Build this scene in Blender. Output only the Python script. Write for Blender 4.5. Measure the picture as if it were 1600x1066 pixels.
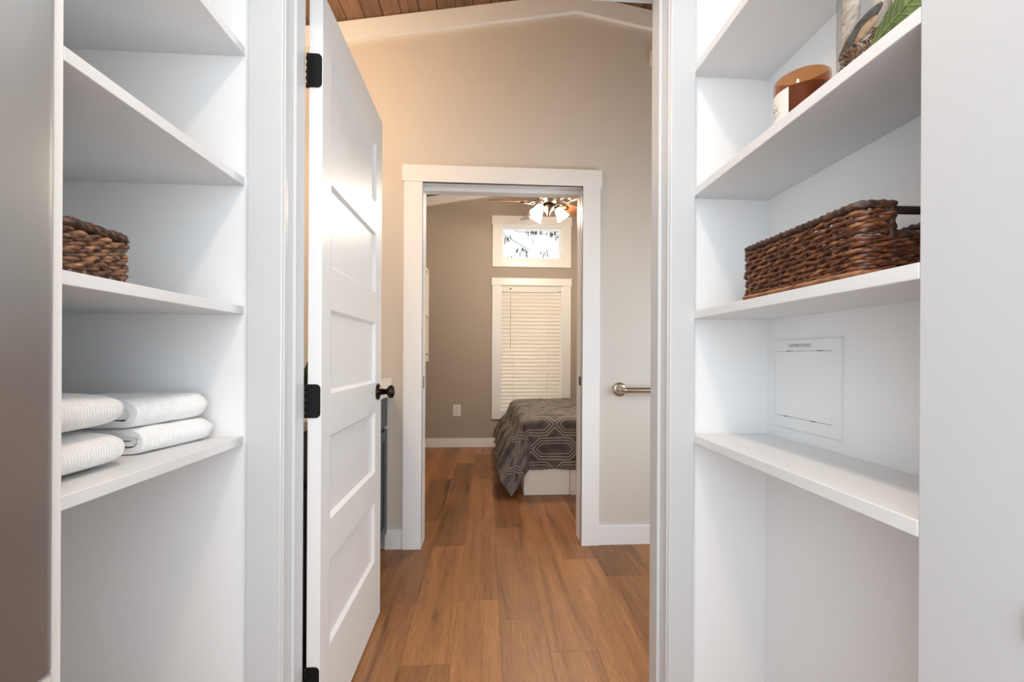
import bpy, bmesh, math, random
from mathutils import Vector, Matrix, noise
random.seed(7)
S = bpy.context.scene
for o in list(bpy.data.objects):
    bpy.data.objects.remove(o, do_unlink=True)
C = S.collection
PI = math.pi

# ------------------------------------------------------------------ camera
cam_d = bpy.data.cameras.new('camera')
cam_d.sensor_width = 36.0
cam_d.lens = 36.0 * 660.0 / 1600.0
cam_d.shift_y = 22.7 / 1600.0
cam_d.clip_start = 0.02
cam = bpy.data.objects.new('camera', cam_d)
C.objects.link(cam)
YAW = math.atan(38.9 / 660.0)
cam.matrix_world = (Matrix.Translation((0, 0, 1.075)) @ Matrix.Rotation(-YAW, 4, 'Z')
                    @ Matrix.Rotation(PI / 2, 4, 'X') @ Matrix.Rotation(0.005, 4, 'Z'))
S.camera = cam

# ------------------------------------------------------------------ world, lights, exposure
W = bpy.data.worlds.new('overcast_sky')
S.world = W
W.use_nodes = True
W.node_tree.nodes['Background'].inputs[0].default_value = (0.90, 0.95, 1.0, 1)
W.node_tree.nodes['Background'].inputs[1].default_value = 1.6
vs = S.view_settings
vs.view_transform = 'Standard'
vs.look = 'None'
vs.gamma = 1.0
vs.use_curve_mapping = False
vs.exposure = 0.07


def area(name, loc, rot, sx, sy, power, col, spread=PI):
    l = bpy.data.lights.new(name, 'AREA')
    l.shape = 'RECTANGLE'
    l.size, l.size_y = sx, sy
    l.energy = power
    l.color = col
    l.spread = spread
    o = bpy.data.objects.new(name, l)
    o.location = loc
    o.rotation_euler = rot
    C.objects.link(o)
    return o


# added fill light behind the camera, standing in for a bounced flash
area('added_flash_fill', (0.0, -0.77, 1.40), (PI / 2, 0, 0), 3.1, 2.06, 40, (0.85, 0.94, 1.0))
# daylight through the window in the bathroom's right wall
area('bathroom_window_daylight', (1.84, 1.52, 1.05), (PI / 2, 0, PI / 2), 0.55, 0.8, 15, (0.74, 0.88, 1.0))
# recessed ceiling can above the aisle between the shelves
area('aisle_downlight', (0.02, 0.40, 2.572), (0, 0, 0), 0.13, 0.13, 6.5, (1.0, 0.80, 0.64), math.radians(125))

# ------------------------------------------------------------------ material helpers
def lin(c):
    return tuple(((v / 255.0) / 12.92 if v <= 10 else (((v / 255.0) + 0.055) / 1.055) ** 2.4) for v in c) + (1.0,)


def mat(name, col, rough=0.5, metal=0.0, spec=0.5):
    m = bpy.data.materials.new(name)
    m.use_nodes = True
    b = m.node_tree.nodes['Principled BSDF']
    b.inputs['Base Color'].default_value = lin(col)
    b.inputs['Roughness'].default_value = rough
    b.inputs['Metallic'].default_value = metal
    b.inputs['Specular IOR Level'].default_value = spec
    return m


def nodes(m):
    nt = m.node_tree
    return nt, nt.nodes, nt.links, nt.nodes['Principled BSDF']


def coords(m, scale=(1, 1, 1), offset_random=False):
    nt, N, L, b = nodes(m)
    tc = N.new('ShaderNodeTexCoord')
    mp = N.new('ShaderNodeMapping')
    mp.inputs['Scale'].default_value = scale
    L.new(tc.outputs['Object'], mp.inputs['Vector'])
    if offset_random:
        oi = N.new('ShaderNodeObjectInfo')
        mu = N.new('ShaderNodeMath')
        mu.operation = 'MULTIPLY'
        mu.inputs[1].default_value = 37.0
        L.new(oi.outputs['Random'], mu.inputs[0])
        cx = N.new('ShaderNodeCombineXYZ')
        for i in range(3):
            L.new(mu.outputs[0], cx.inputs[i])
        L.new(cx.outputs[0], mp.inputs['Location'])
    return mp


def noise_tex(m, mp, scale, detail=4, rough=0.55, dist=0.0):
    nt, N, L, b = nodes(m)
    n = N.new('ShaderNodeTexNoise')
    n.inputs['Scale'].default_value = scale
    n.inputs['Detail'].default_value = detail
    n.inputs['Roughness'].default_value = rough
    n.inputs['Distortion'].default_value = dist
    L.new(mp.outputs[0], n.inputs['Vector'])
    return n


def bump(m, src, strength, distance=0.002):
    nt, N, L, b = nodes(m)
    bp = N.new('ShaderNodeBump')
    bp.inputs['Strength'].default_value = strength
    bp.inputs['Distance'].default_value = distance
    L.new(src, bp.inputs['Height'])
    L.new(bp.outputs[0], b.inputs['Normal'])


def ramp(m, src, stops, to=None):
    nt, N, L, b = nodes(m)
    r = N.new('ShaderNodeValToRGB')
    while len(r.color_ramp.elements) < len(stops):
        r.color_ramp.elements.new(0.5)
    for e, (p, c) in zip(r.color_ramp.elements, stops):
        e.position = p
        e.color = lin(c)
    L.new(src, r.inputs[0])
    if to:
        L.new(r.outputs[0], b.inputs[to])
    return r


def painted(name, col, rough, scale=180, strength=0.06, streak=None):
    m = mat(name, col, rough)
    mp = coords(m, streak or (1, 1, 1))
    n = noise_tex(m, mp, scale, 2)
    bump(m, n.outputs['Fac'], strength, 0.001)
    return m


M = {}
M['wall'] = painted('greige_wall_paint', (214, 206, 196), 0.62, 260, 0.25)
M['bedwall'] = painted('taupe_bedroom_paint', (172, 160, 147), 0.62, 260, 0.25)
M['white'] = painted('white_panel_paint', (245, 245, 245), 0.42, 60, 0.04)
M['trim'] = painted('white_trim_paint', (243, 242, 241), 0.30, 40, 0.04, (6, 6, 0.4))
M['closettrim_dimmed'] = painted('white_casing_light_dimmed', (210, 210, 210), 0.32, 40, 0.04, (6, 6, 0.4))  # trim white again, darkened in colour to offset the strong light on the casing
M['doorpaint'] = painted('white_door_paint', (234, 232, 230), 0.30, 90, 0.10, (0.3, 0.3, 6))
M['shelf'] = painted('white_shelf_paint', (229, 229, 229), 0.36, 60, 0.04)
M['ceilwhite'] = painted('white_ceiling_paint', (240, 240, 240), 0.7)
M['brushwall_dimmed'] = painted('white_brushed_panel_light_dimmed', (205, 206, 208), 0.45, 60, 0.05, (1, 9, 0.5))  # white panel, its colour lowered to offset the strong light near the camera
M['black'] = mat('black_hinge_steel', (22, 22, 23), 0.45, 0.6)
M['bronze'] = mat('dark_bronze', (52, 44, 38), 0.25, 0.9)
M['dark'] = mat('dark_gap', (26, 22, 20), 0.8)
M['nickel'] = mat('brushed_nickel', (196, 184, 172), 0.24, 1.0)
M['plastic'] = mat('white_plastic', (236, 232, 226), 0.35)
M['slot'] = mat('dark_slot', (60, 55, 50), 0.6)


def wood(name, stops, stretch, rough, rnd=0.5, scale=3.0, grain=0.12):
    m = mat(name, stops[0][1], rough)
    nt, N, L, b = nodes(m)
    mp = coords(m, stretch, True)
    n = noise_tex(m, mp, scale, 6, 0.62, 0.9)
    r = ramp(m, n.outputs['Fac'], stops)
    mp2 = coords(m, tuple(s * 4.0 for s in stretch), True)
    n2 = noise_tex(m, mp2, scale * 3, 5, 0.7, 0.2)
    r2 = ramp(m, n2.outputs['Fac'], [(0.30, (150, 145, 140)), (0.62, (255, 255, 255))])
    mx = N.new('ShaderNodeMix')
    mx.data_type = 'RGBA'
    mx.blend_type = 'MULTIPLY'
    mx.inputs['Factor'].default_value = grain * 4
    L.new(r.outputs[0], mx.inputs['A'])
    L.new(r2.outputs[0], mx.inputs['B'])
    oi = N.new('ShaderNodeObjectInfo')
    mr = N.new('ShaderNodeMapRange')
    mr.inputs['To Min'].default_value = 1.0 - rnd * 0.5
    mr.inputs['To Max'].default_value = 1.0 + rnd * 0.5
    L.new(oi.outputs['Random'], mr.inputs['Value'])
    vo = N.new('ShaderNodeTexVoronoi')
    vo.inputs['Scale'].default_value = 1.0
    mp3 = coords(m, tuple(s * 0.62 for s in stretch), True)
    nd = noise_tex(m, mp3, 2.0, 2)
    va_ = N.new('ShaderNodeVectorMath')
    va_.operation = 'ADD'
    L.new(mp3.outputs[0], va_.inputs[0])
    L.new(nd.outputs['Color'], va_.inputs[1])
    L.new(va_.outputs[0], vo.inputs['Vector'])
    rk_ = ramp(m, vo.outputs['Distance'], [(0.03, (120, 104, 92)), (0.16, (255, 255, 255))])
    mk = N.new('ShaderNodeMix')
    mk.data_type = 'RGBA'
    mk.blend_type = 'MULTIPLY'
    mk.inputs['Factor'].default_value = 0.8
    L.new(mx.outputs['Result'], mk.inputs['A'])
    L.new(rk_.outputs[0], mk.inputs['B'])
    hs = N.new('ShaderNodeHueSaturation')
    L.new(mr.outputs[0], hs.inputs['Value'])
    L.new(mk.outputs['Result'], hs.inputs['Color'])
    L.new(hs.outputs[0], b.inputs['Base Color'])
    bump(m, n2.outputs['Fac'], 0.12, 0.001)
    return m


M['floor'] = wood('honey_oak_plank', [(0.24, (92, 58, 32)), (0.40, (144, 96, 55)), (0.60, (167, 114, 68)), (0.80, (150, 100, 58))],
                  (8, 0.6, 8), 0.42, 0.56, 1.9, 0.13)
M['ceilwood'] = wood('brown_ceiling_board', [(0.28, (84, 60, 44)), (0.48, (132, 98, 74)), (0.62, (144, 108, 82)), (0.78, (106, 78, 58))],
                     (16, 0.8, 16), 0.5, 0.3, 2.2, 0.15)
M['blade'] = wood('walnut_fan_blade', [(0.3, (92, 58, 38)), (0.6, (128, 84, 56))], (2, 16, 16), 0.4, 0.1)


# ------------------------------------------------------------------ mesh helpers
def new_bm():
    return bmesh.new()


def add_box(bm, x0, x1, y0, y1, z0, z1, bev=0.0, seg=2):
    vs_ = [bm.verts.new((x, y, z)) for x in (x0, x1) for y in (y0, y1) for z in (z0, z1)]
    F = [(0, 1, 3, 2), (4, 6, 7, 5), (0, 4, 5, 1), (2, 3, 7, 6), (0, 2, 6, 4), (1, 5, 7, 3)]
    fs = [bm.faces.new([vs_[i] for i in f]) for f in F]
    if bev > 0:
        es = set(e for f in fs for e in f.edges)
        bmesh.ops.bevel(bm, geom=list(es), offset=bev, segments=seg, affect='EDGES', profile=0.5)
    return bm


def box(x0, x1, y0, y1, z0, z1, bev=0.0, seg=2):
    return add_box(new_bm(), x0, x1, y0, y1, z0, z1, bev, seg)


def add_prism(bm, poly, axis, a0, a1):
    """extrude a polygon along an axis. axis Y: poly is (x,z); X: (y,z); Z: (x,y)"""
    def P(p, a):
        return {'Y': (p[0], a, p[1]), 'X': (a, p[0], p[1]), 'Z': (p[0], p[1], a)}[axis]
    A = [bm.verts.new(P(p, a0)) for p in poly]
    B = [bm.verts.new(P(p, a1)) for p in poly]
    n = len(poly)
    bm.faces.new(A)
    bm.faces.new(B[::-1])
    for i in range(n):
        j = (i + 1) % n
        bm.faces.new((A[i], B[i], B[j], A[j]))
    return bm


def prism(polys, axis, a0, a1):
    bm = new_bm()
    for p in polys:
        add_prism(bm, p, axis, a0, a1)
    return bm


def add_tube(bm, pts, rad, sides=8, closed=False, cap=True, flat=1.0, up=None):
    pts = [Vector(p) for p in pts]
    n = len(pts)
    rings = []
    prev = None
    for i, p in enumerate(pts):
        if closed:
            t = pts[(i + 1) % n] - pts[i - 1]
        else:
            t = pts[min(i + 1, n - 1)] - pts[max(i - 1, 0)]
        t.normalize()
        ref = Vector(up) if up else (prev if prev is not None else (Vector((0, 0, 1)) if abs(t.z) < 0.9 else Vector((1, 0, 0))))
        s = ref - t * ref.dot(t)
        if s.length < 1e-6:
            s = Vector((1, 0, 0)) - t * t.x
        s.normalize()
        prev = s
        q = t.cross(s)
        r = rad(i / max(1, n - 1)) if callable(rad) else rad
        rings.append([bm.verts.new(p + (s * math.cos(2 * PI * k / sides) + q * math.sin(2 * PI * k / sides) * flat) * r) for k in range(sides)])
    m = n if closed else n - 1
    for i in range(m):
        a, b_ = rings[i], rings[(i + 1) % n]
        for k in range(sides):
            f = bm.faces.new((a[k], a[(k + 1) % sides], b_[(k + 1) % sides], b_[k]))
            f.smooth = True
    if cap and not closed:
        bm.faces.new(rings[0][::-1])
        bm.faces.new(rings[-1])
    return bm


def tube(pts, rad, sides=8, **k):
    return add_tube(new_bm(), pts, rad, sides, **k)


def lathe(prof, segs=32, center=(0, 0, 0), axis='Z', cap=True):
    bm = new_bm()
    rings = []
    for r, h in prof:
        ring = []
        for k in range(segs):
            a = 2 * PI * k / segs
            c, s = r * math.cos(a), r * math.sin(a)
            v = {'Z': (c, s, h), 'X': (h, c, s), 'Y': (s, h, c)}[axis]
            ring.append(bm.verts.new(Vector(v) + Vector(center)))
        rings.append(ring)
    for i in range(len(rings) - 1):
        for k in range(segs):
            f = bm.faces.new((rings[i][k], rings[i][(k + 1) % segs], rings[i + 1][(k + 1) % segs], rings[i + 1][k]))
            f.smooth = True
    if cap:
        for r_ in (rings[0][::-1], rings[-1]):
            try:
                bm.faces.new(r_)
            except ValueError:
                pass
    return bm


def wloc(o):
    v = Vector((0, 0, 0))
    while o is not None:
        v += o.location
        o = o.parent
    return v


def obj(name, bm, m, parent=None, smooth=False, local=False):
    bmesh.ops.recalc_face_normals(bm, faces=bm.faces[:])
    me = bpy.data.meshes.new(name)
    if parent is not None and not local:
        bmesh.ops.translate(bm, verts=bm.verts[:], vec=-wloc(parent))
    if smooth:
        for f in bm.faces:
            f.smooth = True
    bm.to_mesh(me)
    bm.free()
    me.materials.append(M[m] if isinstance(m, str) else m)
    o = bpy.data.objects.new(name, me)
    C.objects.link(o)
    if parent is not None:
        o.parent = parent
    return o


def tag(o, label=None, cat=None, group=None, kind=None):
    if label:
        o['label'] = label
    if cat:
        o['category'] = cat
    if group:
        o['group'] = group
    if kind:
        o['kind'] = kind
    return o


def thing(name, loc, label, cat, group=None):
    o = bpy.data.objects.new(name, None)
    o.empty_display_size = 0.05
    o.location = loc
    C.objects.link(o)
    return tag(o, label, cat, group)


def struct(name, bm, m, label=None, cat=None):
    o = obj(name, bm, m)
    return tag(o, label, cat, None, 'structure')


def struct_root(name, loc, label=None, cat=None):
    o = bpy.data.objects.new(name, None)
    o.location = loc
    C.objects.link(o)
    return tag(o, label, cat, None, 'structure')


def copy_part(src, parent, loc):
    c = src.copy()
    C.objects.link(c)
    c.parent = parent
    c.location = loc
    return c


def text_mesh(s, size):
    cu = bpy.data.curves.new('lettering', 'FONT')
    cu.body = s
    cu.size = size
    cu.align_x = 'CENTER'
    cu.align_y = 'CENTER'
    cu.extrude = 0.0
    cu.resolution_u = 3
    o = bpy.data.objects.new('lettering_source', cu)
    C.objects.link(o)
    dg = bpy.context.evaluated_depsgraph_get()
    me = bpy.data.meshes.new_from_object(o.evaluated_get(dg))
    bm = new_bm()
    bm.from_mesh(me)
    bpy.data.objects.remove(o, do_unlink=True)
    bpy.data.curves.remove(cu)
    bpy.data.meshes.remove(me)
    return bm


# ------------------------------------------------------------------ room dimensions
RIDGE_X, PITCH = 0.50, 0.174


def zc(x):                                  # underside of the ceiling boards
    return 3.125 - PITCH * abs(x - RIDGE_X)


YE = 1.04                                   # end of the shelf aisle, closet face of the doorway wall
YB = 2.378                                  # bathroom back wall
YF = 4.97                                   # bedroom far wall
XL, XR = -1.12, 1.85                        # bathroom side walls
BXL, BXR = -0.80, 2.30                      # bedroom side walls

# ------------------------------------------------------------------ floor with planks
M['subfloor'] = painted('subfloor_brown', (150, 106, 68), 0.6)
floor = struct('floor', box(-2.3, 2.4, -0.9, 5.0, -0.10, -0.007), 'subfloor', 'honey oak plank floor through bathroom and bedroom', 'floor')
PW, PL = 0.177, 0.915


def plank_mesh(w, l):
    return box(0.0002, w - 0.0002, 0.0002, l - 0.0002, -0.0069, 0.0, 0.0004, 1)


joints = {-3: 1.85, -2: 1.48, -1: 1.86, 0: 1.72, 1: 1.52, 2: 2.21, 3: 2.03}
full_plank = None
for n in range(-7, 13):
    x0 = 0.055 + PW * n
    j = joints.get(n, random.uniform(1.4, 2.3))
    y = j - PL * 4
    while y < 4.97:
        a, b2 = max(y, 0.62), min(y + PL, 4.969)
        if b2 - a > 0.03 and x0 + PW > XL + 0.02 and x0 < 2.28:
            if b2 - a > PL - 1e-4:
                if full_plank is None:
                    full_plank = obj('plank', plank_mesh(PW, PL), 'floor', floor, local=True)
                    full_plank.location = (x0, a, 0)
                else:
                    copy_part(full_plank, floor, (x0, a, 0))
            else:
                o = obj('plank', plank_mesh(PW, b2 - a), 'floor', floor, local=True)
                o.location = (x0, a, 0)
        y += PL

# ------------------------------------------------------------------ ceilings
T = 0.12
ceil = struct('ceiling', prism([[(-1.3, zc(-1.3) + 0.016), (RIDGE_X, zc(RIDGE_X) + 0.016), (2.45, zc(2.45) + 0.016),
                                 (2.45, zc(2.45) + T), (RIDGE_X, zc(RIDGE_X) + T), (-1.3, zc(-1.3) + T)]], 'Y', 1.05, 5.1),
              'dark', 'vaulted ceiling of brown wooden boards', 'ceiling')
BW = 0.098
side_board = {}
for s in (-1, 1):
    k = 0
    while True:
        xa = RIDGE_X + s * k * BW
        xb = RIDGE_X + s * (k + 1) * BW
        if s < 0 and xb < -1.22 or s > 0 and xb > 2.42:
            break
        if s not in side_board:
            bm = new_bm()
            g = 0.0016
            xs = [s * g, s * (BW - g)]
            poly = [(xs[0], -PITCH * abs(xs[0])), (xs[1], -PITCH * abs(xs[1])), (xs[1], -PITCH * abs(xs[1]) + 0.014), (xs[0], -PITCH * abs(xs[0]) + 0.014)]
            add_prism(bm, poly, 'Y', 0.0, 3.84)
            bmesh.ops.bevel(bm, geom=[e for e in bm.edges if abs(e.verts[0].co.y - e.verts[1].co.y) > 1], offset=0.002, segments=1, affect='EDGES')
            o = obj('ceiling_board', bm, 'ceilwood', ceil, local=True)
            o.location = (xa, 1.13, zc(xa))
            side_board[s] = o
        else:
            copy_part(side_board[s], ceil, (xa, 1.13, zc(xa)))
        k += 1
struct('ceiling_aisle', box(-2.3, 2.3, -0.9, 1.046, 2.58, 2.66), 'ceilwhite')

# ------------------------------------------------------------------ walls
def gable(x0, x1, z0=0.0, top=None):
    """(x,z) outline from z0 up to just under the boards between x0 and x1"""
    pts = [(x0, z0), (x1, z0), (x1, zc(x1))]
    if x0 < RIDGE_X < x1:
        pts.append((RIDGE_X, zc(RIDGE_X)))
    pts.append((x0, zc(x0)))
    return pts


# doorway wall between the aisle and the bathroom
JL, JR = -0.479, 0.449                       # jamb faces of the closet doorway
DH = 2.045
struct('wall_doorway', prism([gable(-1.25, JL - 0.018), gable(JR + 0.018, 1.95), gable(JL - 0.018, JR + 0.018, DH + 0.018)], 'Y', 1.047, 1.125), 'wall')
# white lining at the ends of the two shelf niches
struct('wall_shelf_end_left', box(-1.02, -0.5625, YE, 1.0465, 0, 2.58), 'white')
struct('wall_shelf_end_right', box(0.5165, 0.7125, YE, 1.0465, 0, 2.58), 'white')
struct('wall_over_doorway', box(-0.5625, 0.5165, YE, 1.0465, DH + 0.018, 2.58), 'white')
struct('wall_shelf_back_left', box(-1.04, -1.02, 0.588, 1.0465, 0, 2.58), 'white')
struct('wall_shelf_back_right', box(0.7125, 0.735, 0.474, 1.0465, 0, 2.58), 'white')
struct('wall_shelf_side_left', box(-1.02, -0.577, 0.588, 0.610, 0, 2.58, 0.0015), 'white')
struct('wall_right', box(0.514, 0.735, -0.20, 0.474, 0, 2.58, 0.0012), 'brushwall_dimmed')
# kitchen shell behind the camera
struct('wall_kitchen_left', box(-2.3, -2.2, -0.9, 1.047, 0, 2.58), 'white')
struct('wall_kitchen_right', box(2.2, 2.3, -0.9, 1.047, 0, 2.58), 'white')
struct('wall_kitchen_back', prism([[(-2.2, 0), (2.2, 0), (2.2, 0.35), (-2.2, 0.35)], [(-2.2, 2.47), (2.2, 2.47), (2.2, 2.58), (-2.2, 2.58)],
                                   [(-2.2, 0.35), (-1.58, 0.35), (-1.58, 2.47), (-2.2, 2.47)], [(1.58, 0.35), (2.2, 0.35), (2.2, 2.47), (1.58, 2.47)]],
                                  'Y', -0.9, -0.8), 'white')
# bathroom
OL, OR_, OH = -0.360, 0.537, 2.034           # bedroom doorway opening
struct('wall_bathroom_left', box(-1.22, XL, 1.125, YB, 0, zc(XL)), 'wall')
struct('wall_bathroom_right', prism([[(1.125, 0), (YB, 0), (YB, 0.6), (1.125, 0.6)], [(1.125, 1.5), (YB, 1.5), (YB, zc(XR)), (1.125, zc(XR))],
                                     [(1.125, 0.6), (1.22, 0.6), (1.22, 1.5), (1.125, 1.5)], [(1.82, 0.6), (YB, 0.6), (YB, 1.5), (1.82, 1.5)]], 'X', XR, XR + 0.1), 'wall')
struct('wall_back', prism([gable(-1.22, OL - 0.016), gable(OR_ + 0.016, 2.40), gable(OL - 0.016, OR_ + 0.016, OH + 0.016)], 'Y', YB, 2.495), 'wall',
       'greige painted wall around the white bedroom doorway', 'wall')
# bedroom
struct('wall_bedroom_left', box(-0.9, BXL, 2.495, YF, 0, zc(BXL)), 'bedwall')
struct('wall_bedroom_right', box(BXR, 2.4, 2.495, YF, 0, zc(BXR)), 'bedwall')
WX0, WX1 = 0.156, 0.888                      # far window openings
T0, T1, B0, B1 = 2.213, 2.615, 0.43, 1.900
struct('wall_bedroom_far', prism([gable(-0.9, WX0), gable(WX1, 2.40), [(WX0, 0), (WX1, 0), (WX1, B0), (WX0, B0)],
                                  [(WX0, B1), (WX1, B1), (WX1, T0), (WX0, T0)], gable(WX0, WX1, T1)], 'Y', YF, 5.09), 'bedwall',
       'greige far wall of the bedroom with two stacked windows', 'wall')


# ------------------------------------------------------------------ trim
def rake(name, y0, y1, x0, x1, lab):
    h, d = 0.100, 0.004
    def zt(x):
        return zc(x) - d
    poly = [(x0, zt(x0) - h), (RIDGE_X, zt(RIDGE_X) - h), (x1, zt(x1) - h), (x1, zt(x1)), (RIDGE_X, zt(RIDGE_X)), (x0, zt(x0))]
    # two halves so that each polygon stays convex
    L_ = [poly[0], poly[1], poly[4], poly[5]]
    R_ = [poly[1], poly[2], poly[3], poly[4]]
    struct(name, prism([L_, R_], 'Y', y0, y1), 'trim', lab, 'trim')


rake('trim_1', YB - 0.022, YB - 0.0003, XL + 0.001, XR - 0.001, 'white board under the vaulted ceiling above the doorway')
rake('trim_2', YF - 0.022, YF - 0.0003, BXL + 0.001, BXR - 0.001, 'pale board under the ceiling on the bedroom far wall')

# closet doorway: jambs, stops, casings
bm = new_bm()
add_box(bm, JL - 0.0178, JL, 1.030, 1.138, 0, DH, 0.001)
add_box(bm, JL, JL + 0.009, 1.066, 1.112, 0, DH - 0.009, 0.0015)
struct('trim_3', bm, 'closettrim_dimmed', 'white left jamb of the near doorway beside the open door', 'door frame')
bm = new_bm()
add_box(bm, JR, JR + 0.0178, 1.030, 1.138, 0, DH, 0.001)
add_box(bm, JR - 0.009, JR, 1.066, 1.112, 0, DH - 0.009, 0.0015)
struct('trim_4', bm, 'closettrim_dimmed', 'white right jamb of the near doorway', 'door frame')
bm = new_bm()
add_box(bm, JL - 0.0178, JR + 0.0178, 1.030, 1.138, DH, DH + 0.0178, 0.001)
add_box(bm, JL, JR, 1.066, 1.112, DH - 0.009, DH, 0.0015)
struct('trim_5', bm, 'closettrim_dimmed')
struct('trim_6', box(-0.562, JL - 0.003, 1.022, 1.0395, 0, DH + 0.002, 0.003), 'closettrim_dimmed', 'flat white casing left of the near doorway', 'door frame')
struct('trim_7', box(JR + 0.003, 0.516, 1.022, 1.0395, 0, DH + 0.002, 0.003), 'closettrim_dimmed', 'narrow white casing right of the near doorway', 'door frame')
struct('trim_16', box(-0.5622, 0.5162, 1.020, 1.0395, DH + 0.0022, DH + 0.094, 0.002), 'closettrim_dimmed')
struct('trim_17', box(-0.578, 0.548, 1.1252, 1.143, DH + 0.006, DH + 0.1, 0.002), 'trim')
struct('trim_8', box(-0.57, JL - 0.006, 1.1252, 1.141, 0, DH + 0.0055, 0.002), 'trim')
struct('trim_9', box(JR + 0.006, 0.54, 1.1252, 1.141, 0, DH + 0.0055, 0.002), 'trim')

# bedroom doorway casing, jambs and head
CY0, CY1 = 2.358, YB - 0.0003
struct('trim_10', box(-0.462, OL, CY0, CY1, 0, OH, 0.0015), 'trim', 'white casing board left of the bedroom doorway', 'door frame')
struct('trim_11', box(OR_, 0.637, CY0, CY1, 0, OH, 0.0015), 'trim', 'white casing board right of the bedroom doorway', 'door frame')
struct('trim_12', box(-0.470, 0.646, CY0 - 0.004, CY1, OH, OH + 0.092, 0.0015), 'trim', 'white header board above the bedroom doorway', 'door frame')
tj = struct('trim_13', box(OL - 0.0158, OL, CY0 + 0.004, 2.5, 0, OH, 0.0008), 'trim', 'white left jamb inside the bedroom doorway', 'door frame')
obj('strike_plate', box(OL, OL + 0.0016, 2.415, 2.440, 0.885, 0.955, 0.0005), 'slot', tj)
tj = struct('trim_14', prism([[(OR_, CY0 + 0.004), (OR_, 2.395), (OR_ + 0.0158, 2.395), (OR_ + 0.0158, CY0 + 0.004)],
                              [(OR_, 2.445), (OR_, 2.51), (OR_ + 0.0158, 2.51), (OR_ + 0.0158, 2.445)],
                              [(OR_ + 0.012, 2.395), (OR_ + 0.012, 2.445), (OR_ + 0.0158, 2.445), (OR_ + 0.0158, 2.395)]], 'Z', 0, OH), 'trim',
            'white slotted right jamb inside the bedroom doorway', 'door frame')
pd = tag(obj('door_2', box(OR_ + 0.002, OR_ + 0.0118, 2.400, 2.440, 0.006, OH - 0.03, 0.002), 'doorpaint'), 'edge of the pocket door slid into the right jamb', 'door', None, 'structure')
lt = obj('edge_pull', box(OR_ - 0.004, OR_ + 0.0022, 2.409, 2.431, 0.905, 0.955, 0.0015), 'bronze', pd)
bm = new_bm()
add_box(bm, OL - 0.0158, OR_ + 0.0158, CY0 + 0.004, 2.405, OH, OH + 0.0155, 0.0008)
add_box(bm, OL - 0.0158, OR_ + 0.0158, 2.438, 2.51, OH, OH + 0.0155, 0.0008)
add_box(bm, OL, OR_, 2.438, 2.50, OH - 0.018, OH, 0.0008)
struct('trim_15', bm, 'trim', 'white double head strip of the bedroom doorway', 'door frame')

# baseboards
struct('baseboard_back_left', box(XL + 0.56, -0.4625, YB - 0.0145, YB - 0.0003, 0, 0.108, 0.002), 'trim', 'short white baseboard between vanity and doorway', 'baseboard')
struct('baseboard_back_right', box(0.6375, XR, YB - 0.0145, YB - 0.0003, 0, 0.108, 0.002), 'trim', 'white baseboard below the grab bar', 'baseboard')
struct('baseboard_bedroom_far', box(BXL, BXR, YF - 0.0145, YF - 0.0003, 0, 0.104, 0.002), 'trim', 'white baseboard along the bedroom far wall', 'baseboard')
struct('baseboard_bedroom_left', box(BXL, BXL + 0.0142, 2.5, YF - 0.015, 0, 0.104, 0.002), 'trim')

# ------------------------------------------------------------------ open five panel door
DX0, DX1, DY0, DY1, DZ0, DZ1 = -0.472, -0.437, 1.143, 1.776, 0.010, 2.036
door = struct_root('door_1', (DX0, DY0, 0), 'white five panel door standing open with black hinges', 'door')
ys0, ys1 = DY0 + 0.068, DY1 - 0.090
obj('stile', box(DX0, DX1, DY0, ys0, DZ0, DZ1, 0.0012), 'doorpaint', door)
obj('stile', box(DX0, DX1, ys1, DY1, DZ0, DZ1, 0.0012), 'doorpaint', door)
pz = [(0.262, 0.497), (0.614, 0.849), (0.966, 1.201), (1.318, 1.551), (1.668, 1.902)]
edges = [DZ0] + [v for p in pz for v in p] + [DZ1]
for i in range(0, 12, 2):
    obj('rail', box(DX0, DX1 - 0.0001, ys0, ys1, edges[i], edges[i + 1]), 'doorpaint', door)
for a, b2 in pz:
    # sloped recess so that each field reads as a pressed panel
    bm = new_bm()
    for xs_, s in ((DX1, -1), (DX0, 1)):
        d = 0.011
        o4 = [(ys0, a), (ys1, a), (ys1, b2), (ys0, b2)]
        e = 0.010
        i4 = [(ys0 + e, a + e), (ys1 - e, a + e), (ys1 - e, b2 - e), (ys0 + e, b2 - e)]
        V0 = [bm.verts.new((xs_, y, z)) for y, z in o4]
        V1 = [bm.verts.new((xs_ + s * d, y, z)) for y, z in i4]
        bm.faces.new(V1)
        for q in range(4):
            bm.faces.new((V0[q], V0[(q + 1) % 4], V1[(q + 1) % 4], V1[q]))
    obj('panel', bm, 'doorpaint', door)
for zh in (1.824, 0.952, 0.2055):
    pts = []
    z0, z1 = zh - 0.0445, zh + 0.0445
    r = 0.012
    xa, xb = DX0 - 0.0065, DX1 - 0.0015
    poly = [(xa, z0), (xb - r, z0)] + [(xb - r + r * math.sin(t * PI / 12), z0 + r - r * math.cos(t * PI / 12)) for t in range(1, 7)] + \
           [(xb - r + r * math.cos(t * PI / 12), z1 - r + r * math.sin(t * PI / 12)) for t in range(0, 7)] + [(xa, z1)]
    h = obj('hinge', prism([poly], 'Y', DY0 - 0.0022, DY0 + 0.0004), 'black', door)
    bm = new_bm()
    for q in range(5):
        za = z0 + q * 0.0178
        k_ = lathe([(0.0045, za + 0.0004), (0.0045, za + 0.0174)], 12, (DX0 - 0.004, DY0 + 0.001, 0))
        me = bpy.data.meshes.new('t')
        k_.to_mesh(me)
        bm.from_mesh(me)
        k_.free()
    obj('knuckle', bm, 'black', h)
KY, KZ = DY1 - 0.055, 0.928
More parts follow.
